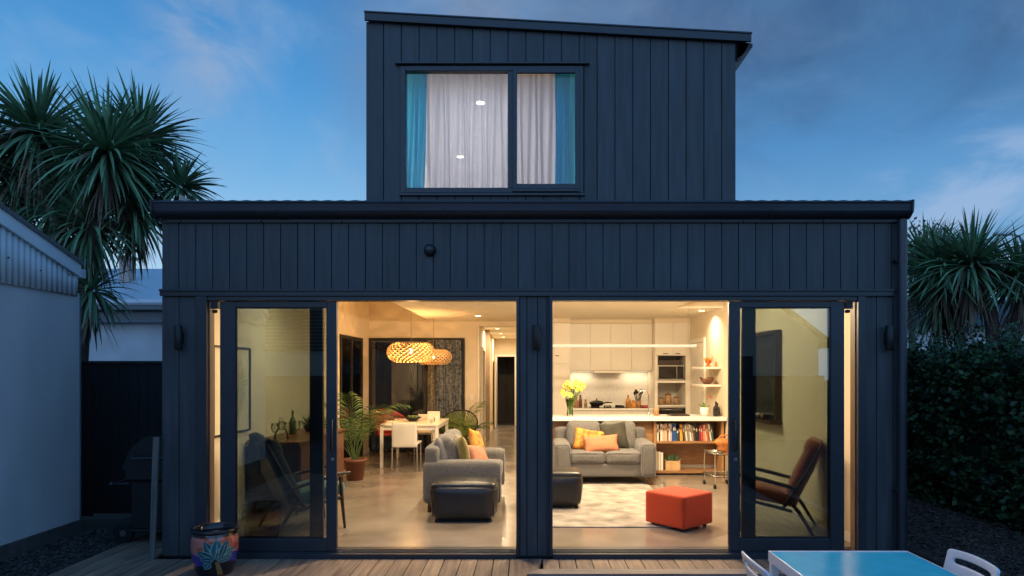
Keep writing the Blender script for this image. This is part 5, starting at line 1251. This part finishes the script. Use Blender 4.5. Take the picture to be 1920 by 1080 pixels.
# outdoor table and plastic chairs
t = thing('outdoor_table', 'outdoor table with glossy aqua glass top and pale metal frame', 'table', (1.92, 3.30, -.20))
c = MB(); c.box(-.425, .425, -.80, .80, .712, .722); obj('tabletop', c, 'table_aqua', t, .003)
c = MB(); c.box(-.43, -.426, -.83, .83, .66, .724); c.box(.426, .43, -.83, .83, .66, .724); c.box(-.425, .425, .801, .83, .66, .7235); c.box(-.425, .425, -.83, -.801, .66, .7235); c.box(-.425, -.39, -.80, .80, .66, .711); c.box(.39, .425, -.80, .80, .66, .711); obj('frame', c, 'plastic_white', t, .002)
for x in (-1, 1):
    for y in (-1, 1):
        c = MB(); c.box(x*.405-.022, x*.405+.022, y*.80-.022, y*.80+.022, 0, .659); obj('leg', c, 'plastic_white', t, .003)
def pchair(loc, rz, label):
    t = thing('plastic_chair', label, 'chair', loc, rz, 'white plastic outdoor chairs')
    def sheet(x0, x1, f, z0, z1, nz, th, round_=0):
        vs = []; fs = []; nx = 10
        for j in range(nz+1):
            v = j/nz
            for i in range(nx+1):
                x = x0+(x1-x0)*i/nx; z = z0+(z1-z0)*v
                vs.append((x, f(x, z), z))
        for j in range(nz):
            for i in range(nx): a = j*(nx+1)+i; fs.append((a, a+1, a+nx+2, a+nx+1))
        return vs, fs
    fb = lambda x, z: .205+.26*max(0, z-.42)**1.15-.9*x*x*.55
    me = MB(); L_ = []
    zs = [.45, .50, .53, .56, .59, .63, .655, .68, .705, .735, .765, .78]; xs = [-.215, -.205, -.185, -.16, -.08, 0, .08, .16, .185, .205, .215]
    idx = {}
    for j, z in enumerate(zs):
        for i, x in enumerate(xs):
            zz_ = z-(.018 if (j == len(zs)-1 and i in (0, 10)) else 0); idx[(i, j)] = len(L_); L_.append((x, fb(x, zz_), zz_+.012*(1-(x/.215)**2)*(j/11)))
    fs = []
    for j in range(len(zs)-1):
        for i in range(10):
            slot = 3 <= i <= 6 and (zs[j], zs[j+1]) in ((.53, .56), (.59, .63), (.655, .68), (.705, .735)) and zs[j] in (.59, .705, .53)
            if not slot: fs.append((idx[(i, j)], idx[(i+1, j)], idx[(i+1, j+1)], idx[(i, j+1)]))
    me.add(L_, fs, 0, True); o = obj('backrest', me, 'plastic_white', t); sm_ = o.modifiers.new('solid', 'SOLIDIFY'); sm_.thickness = .016; b_ = o.modifiers.new('sub', 'SUBSURF'); b_.levels = 2; b_.render_levels = 2
    c = MB(); c.puff(.44, .44, .03, .012, (0, 0, -.006), n=7, M=T(0, -.01, .435)); obj('seat', c, 'plastic_white', t)
    for x in (-1, 1):
        c = MB(); c.tube([(x*.20, .24, 0), (x*.195, .20, .44), (x*.195, .215, .50)], [.018, .02, .016], 8); obj('back_leg', c, 'plastic_white', t)
        c = MB(); c.tube([(x*.21, -.22, 0), (x*.20, -.20, .44)], [.016, .02], 8); obj('front_leg', c, 'plastic_white', t)
    return t
p1_ = pchair((1.535, 3.72, -.20), 90, 'white plastic chair seen edge-on at the left side of the aqua table')
copy_tree(p1_, (2.25, 3.77, -.20), 270, 'white plastic chair with slotted back at the mulch side of the aqua table')

# ================================================================ PLANTS
def blade_head(c_, n, L_, seed, droop=.5, lo=-35, dry=0, w_=.026, ax=(0, 0, 1)):
    rr = random.Random(seed); m = MB(); d2 = MB(); q = Vector((0, 0, 1)).rotation_difference(Vector(ax))
    for k in range(n):
        s_ = math.sin(R(lo))+(1-math.sin(R(lo)))*((k+.5)/n); e_ = math.asin(min(1, s_)); a = k*2.39996+rr.uniform(-.25, .25)
        d_ = q @ Vector((math.cos(a)*math.cos(e_), math.sin(a)*math.cos(e_), math.sin(e_)))
        ln = L_*rr.uniform(.75, 1.1)*(1-.12*max(0, math.sin(e_))); g_ = droop*rr.uniform(.4, 1.3)*(.25+.75*math.cos(e_))*(1 if e_ > 0 else 1.25)
        p = Vector(c_)+d_*.06; vs = []; seg = 7; up = Vector((0, 0, 1)) if abs(d_.z) < .95 else Vector((1, 0, 0)); sd_ = d_.cross(up).normalized()
        sd_ = (Matrix.Rotation(rr.uniform(-.5, .5), 3, d_) @ sd_)
        for i in range(seg+1):
            u = i/seg; wv = w_*min(1, .45+u*2.2)*(1-u**2.6)+.0008; nrm = sd_.cross(d_).normalized()
            vs += [p+sd_*wv, p+nrm*wv*.35*-1, p-sd_*wv]
            p = p+d_*ln/seg; d_ = (d_+Vector((0, 0, -g_*(.10+.30*u)))).normalized()
        fs = []
        for i in range(seg): b = i*3; fs += [(b, b+1, b+4, b+3), (b+1, b+2, b+5, b+4)]
        (d2 if rr.random() < dry else m).add(vs, fs, 0, True)
    return m, d2
def skirt(c_, n, L_, seed, spread=.5):
    rr = random.Random(seed); m = MB()
    for k in range(n):
        a = rr.uniform(0, 6.283); d_ = Vector((math.cos(a)*spread, math.sin(a)*spread, -rr.uniform(.3, 1))).normalized(); p = Vector(c_)+Vector((0, 0, -rr.uniform(0, .35))); ln = L_*rr.uniform(.6, 1.1)
        sd_ = d_.cross(Vector((0, 0, 1))).normalized(); vs = []
        for i in range(6):
            u = i/5; wv = .02*(1-u**2)+.001; vs += [p+sd_*wv, p-sd_*wv]; p = p+d_*ln/5; d_ = (d_+Vector((0, 0, -.35))).normalized()
        m.add(vs, [(2*i, 2*i+1, 2*i+3, 2*i+2) for i in range(5)], 0, True)
    return m
def cabbage_tree(name, label, base, stems, heads, seed):
    """stems: list of (points, radii); heads: (centre, leaves, length, droop, lowest angle)"""
    t = thing(name, label, 'tree', base, 0, 'cabbage trees')
    b0 = Vector(base)
    for k, (pts, rd) in enumerate(stems):
        c = MB(); c.tube([Vector(p)-b0 for p in pts], rd, 12); obj('trunk' if k == 0 else 'branch', c, 'bark', t)
    for k, (ct, n, L_, dr, lo) in enumerate(heads):
        m, d2 = blade_head(Vector(ct)-b0, n, L_, seed*31+k, dr, lo, .04)
        cr = obj('crown', m, 'cabbage_leaf', t)
        if d2.v: obj('dry_leaves', d2, 'cabbage_leaf_dry', cr)
        sk = skirt(Vector(ct)-b0+Vector((0, 0, -.05)), int(n*.35), L_*.85, seed*77+k); obj('leaf_skirt', sk, 'cabbage_leaf_dry', cr)
    return t
Y0 = 9.6; s0 = 1248/Y0
def wp(px_, py, y=Y0): s_ = 1248/y; return ((px_-990)/s_, y, 1.64+(695-py)/s_)
A, Bh, Ch, Dh, Eh = wp(70, 248), wp(200, 288, 9.3), wp(338, 350, 9.9), wp(168, 425, 9.5), wp(172, 545, 9.4)
A2, B2 = wp(40, 330, 9.9), wp(262, 262, 10.1)
bs = wp(155, 690); bs = (bs[0], 9.4, -.26)
cabbage_tree('cabbage_tree', 'tall many-headed cabbage tree rising behind the pale shed', bs,
  [([bs, wp(155, 640, 9.4), wp(160, 540, 9.4), wp(172, 460, 9.4), wp(196, 380, 9.35), wp(200, 300, 9.3)], [.09, .085, .10, .10, .085, .06]),
   ([wp(160, 560, 9.4), wp(120, 450, 9.5), wp(92, 380, 9.6), wp(75, 300), A], [.09, .09, .08, .07, .055]),
   ([wp(190, 430, 9.4), wp(260, 400, 9.7), Ch], [.06, .055, .045]), ([wp(92, 380), wp(50, 360, 9.8), A2], [.06, .05, .05]), ([wp(196, 380, 9.35), wp(235, 320, 9.9), B2], [.06, .055, .05])],
  [(A, 240, 1.05, .45, -45), (Bh, 320, 1.12, .55, -55), (Ch, 120, .62, .5, -40), (Dh, 190, .95, 1.0, -75), (Eh, 70, .72, 1.1, -80), (A2, 170, .95, .7, -60), (wp(-25, 300, 9.7), 190, 1.0, .6, -55), (B2, 220, 1.0, .5, -40), (wp(125, 330, 10.3), 170, .95, .6, -50), (wp(240, 350, 10.2), 150, .9, .7, -55), (wp(105, 390, 9.8), 120, .9, 1.1, -80), (wp(250, 395, 9.8), 130, .9, .9, -70)], 3)
Hb = 10.6
def rt(pxy, y): return wp(pxy[0], pxy[1], y)
q1, q2 = rt((1822, 500), 10.6), rt((1916, 520), 10.4)
r1 = rt((1858, 655), 10.6); r2 = rt((1868, 655), 10.5)
cabbage_tree('cabbage_tree', 'cabbage tree with round spiky head standing behind the hedge beside the downpipe', (r1[0], 10.6, -.26),
  [([(r1[0], 10.6, -.26), rt((1862, 640), 10.6), rt((1858, 590), 10.6), rt((1835, 540), 10.6), q1], [.11, .10, .10, .09, .06]), ([rt((1800, 650), 10.9), rt((1800, 590), 10.8), rt((1775, 520), 10.9)], [.09, .08, .05])],
  [(q1, 330, .98, .6, -38), (rt((1765, 505), 11.0), 240, .92, .6, -35), (rt((1735, 490), 11.6), 200, .9, .6, -35), (rt((1765, 575), 11.3), 150, .8, .8, -50)], 12)
cabbage_tree('cabbage_tree', 'cabbage tree cut by the edge of the photo with two leaning stems above the hedge', (r2[0]+.1, 10.5, -.26),
  [([(r2[0]+.1, 10.5, -.26), rt((1876, 650), 10.5), rt((1905, 600), 10.4), q2], [.09, .08, .07, .05]), ([rt((1885, 655), 10.3), rt((1930, 600), 10.2), rt((1990, 540), 10.3)], [.08, .07, .05])],
  [(q2, 250, .9, .6, -38), (rt((1995, 520), 10.3), 200, .9, .6, -38)], 19)
# hedge: bumpy core under thousands of leaves
HX0, HX1, HY0, HY1, HZ = 5.28, 6.6, 2.6, 9.9, 1.86
hz = lambda y, x: HZ+.17*mnoise.noise(Vector((y*1.3, x*1.1, 3)))+.05*mnoise.noise(Vector((y*4, x*4, 7)))
hx = lambda y, z: HX0+.13*mnoise.noise(Vector((y*1.5, z*1.5, 9)))+.07*mnoise.noise(Vector((y*4.5, z*4.5, 1)))+.10*max(0, .5-z)
Hd = thing('hedge', 'dense dark green leafy hedge along the mulch bed', 'hedge', (5.9, 6.3, -.2))
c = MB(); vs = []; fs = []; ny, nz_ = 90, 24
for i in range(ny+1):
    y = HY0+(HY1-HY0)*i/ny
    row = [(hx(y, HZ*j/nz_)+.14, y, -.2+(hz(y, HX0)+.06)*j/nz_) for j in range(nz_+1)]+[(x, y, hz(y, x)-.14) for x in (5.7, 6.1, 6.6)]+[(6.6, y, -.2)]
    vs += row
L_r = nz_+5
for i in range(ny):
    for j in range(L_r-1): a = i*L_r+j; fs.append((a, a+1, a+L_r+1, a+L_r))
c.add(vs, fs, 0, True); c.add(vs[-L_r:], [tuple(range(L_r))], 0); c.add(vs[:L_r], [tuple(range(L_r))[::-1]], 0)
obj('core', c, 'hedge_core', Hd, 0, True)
c = MB(); rr = random.Random(5)
def leafq(p, nrm, s_):
    d_ = (nrm*rr.uniform(.1, 1)+Vector((rr.uniform(-1, 1), rr.uniform(-1, 1), rr.uniform(-.9, .7)))).normalized(); sd_ = d_.cross(Vector((rr.uniform(-1, 1), rr.uniform(-1, 1), rr.uniform(-1, 1)))).normalized()*s_*.36
    c.add([p, p+d_*s_*.45+sd_, p+d_*s_, p+d_*s_*.45-sd_], [(0, 1, 2, 3)])
for k in range(26000):
    y = rr.uniform(HY0, HY1); z = rr.uniform(0, 1)**.8*HZ
    p = Vector((hx(y, z)+rr.uniform(-.05, .15), y, -.2+z*1.08))
    if mnoise.noise(p*2.1) > -.22-.15*(z/HZ): leafq(p, Vector((-1, 0, .25)), rr.uniform(.028, .10))
for k in range(9000):
    y = rr.uniform(HY0, HY1); x = rr.uniform(HX0, HX1); leafq(Vector((x, y, hz(y, x)+rr.uniform(-.16, .05))), Vector((0, 0, 1)), rr.uniform(.04, .08))
for k in range(2500):
    x = rr.uniform(HX0, HX1); z = rr.uniform(0, HZ); leafq(Vector((x, HY1+rr.uniform(-.08, .1), z)), Vector((0, 1, 0)), rr.uniform(.04, .08))
for k in range(300):
    y = rr.uniform(HY0, HY1); x = rr.uniform(HX0, HX0+.7); z = hz(y, x); 
    for q in range(14): leafq(Vector((x+rr.uniform(-.03, .03), y+rr.uniform(-.03, .03), z+q*.026*rr.uniform(.3, 1))), Vector((0, 0, 1)), rr.uniform(.035, .06))
obj('foliage', c, 'hedge_leaf', Hd, 0, True)
# russet tree behind
tb = wp(1712, 500, 14.5); t = thing('russet_tree', 'small russet-topped tree peeping past the gutter end', 'tree', (tb[0], 14.5, -.26))
c = MB(); c.tube([(0, 0, 0), (.05, 0, 1.5), (0, .05, 2.8), (-.05, 0, 4.0)], [.11, .09, .07, .03], 8)
for k in range(7): a = k*.9; c.tube([(0, 0, 2.2+.2*k), (.4*math.cos(a), .4*math.sin(a), 3.0+.2*k)], [.035, .012], 5)
obj('trunk', c, 'bark', t)
c = MB()
for k in range(42):
    a = rr.uniform(0, 6.28); u = rr.uniform(-1, 1); rad = .75*rr.random()**.4; ct = Vector((rad*math.cos(a), rad*math.sin(a), 4.02+u*.85))
    for q in range(34):
        p = ct+Vector((rr.gauss(0, .11), rr.gauss(0, .11), rr.gauss(0, .1))); leafq(p, Vector((0, 0, .3)), rr.uniform(.06, .11))
obj('crown', c, 'tree_leaf', t)

t = thing('street_lamp', 'small pale street lamp head showing over the trees near the right edge', 'street lamp', (21.7, 30, -.26))
c = MB(); c.tube([(.6, 0, 0), (.6, 0, 7.6), (.45, 0, 7.95), (.1, 0, 8.05)], [.09, .06, .05, .04], 8); obj('pole', c, 'shed_flashing', t)
c = MB(); c.puff(.85, .3, .16, .06, n=5, M=T(-.2, 0, 8.08)); obj('head', c, 'plastic_white', t)
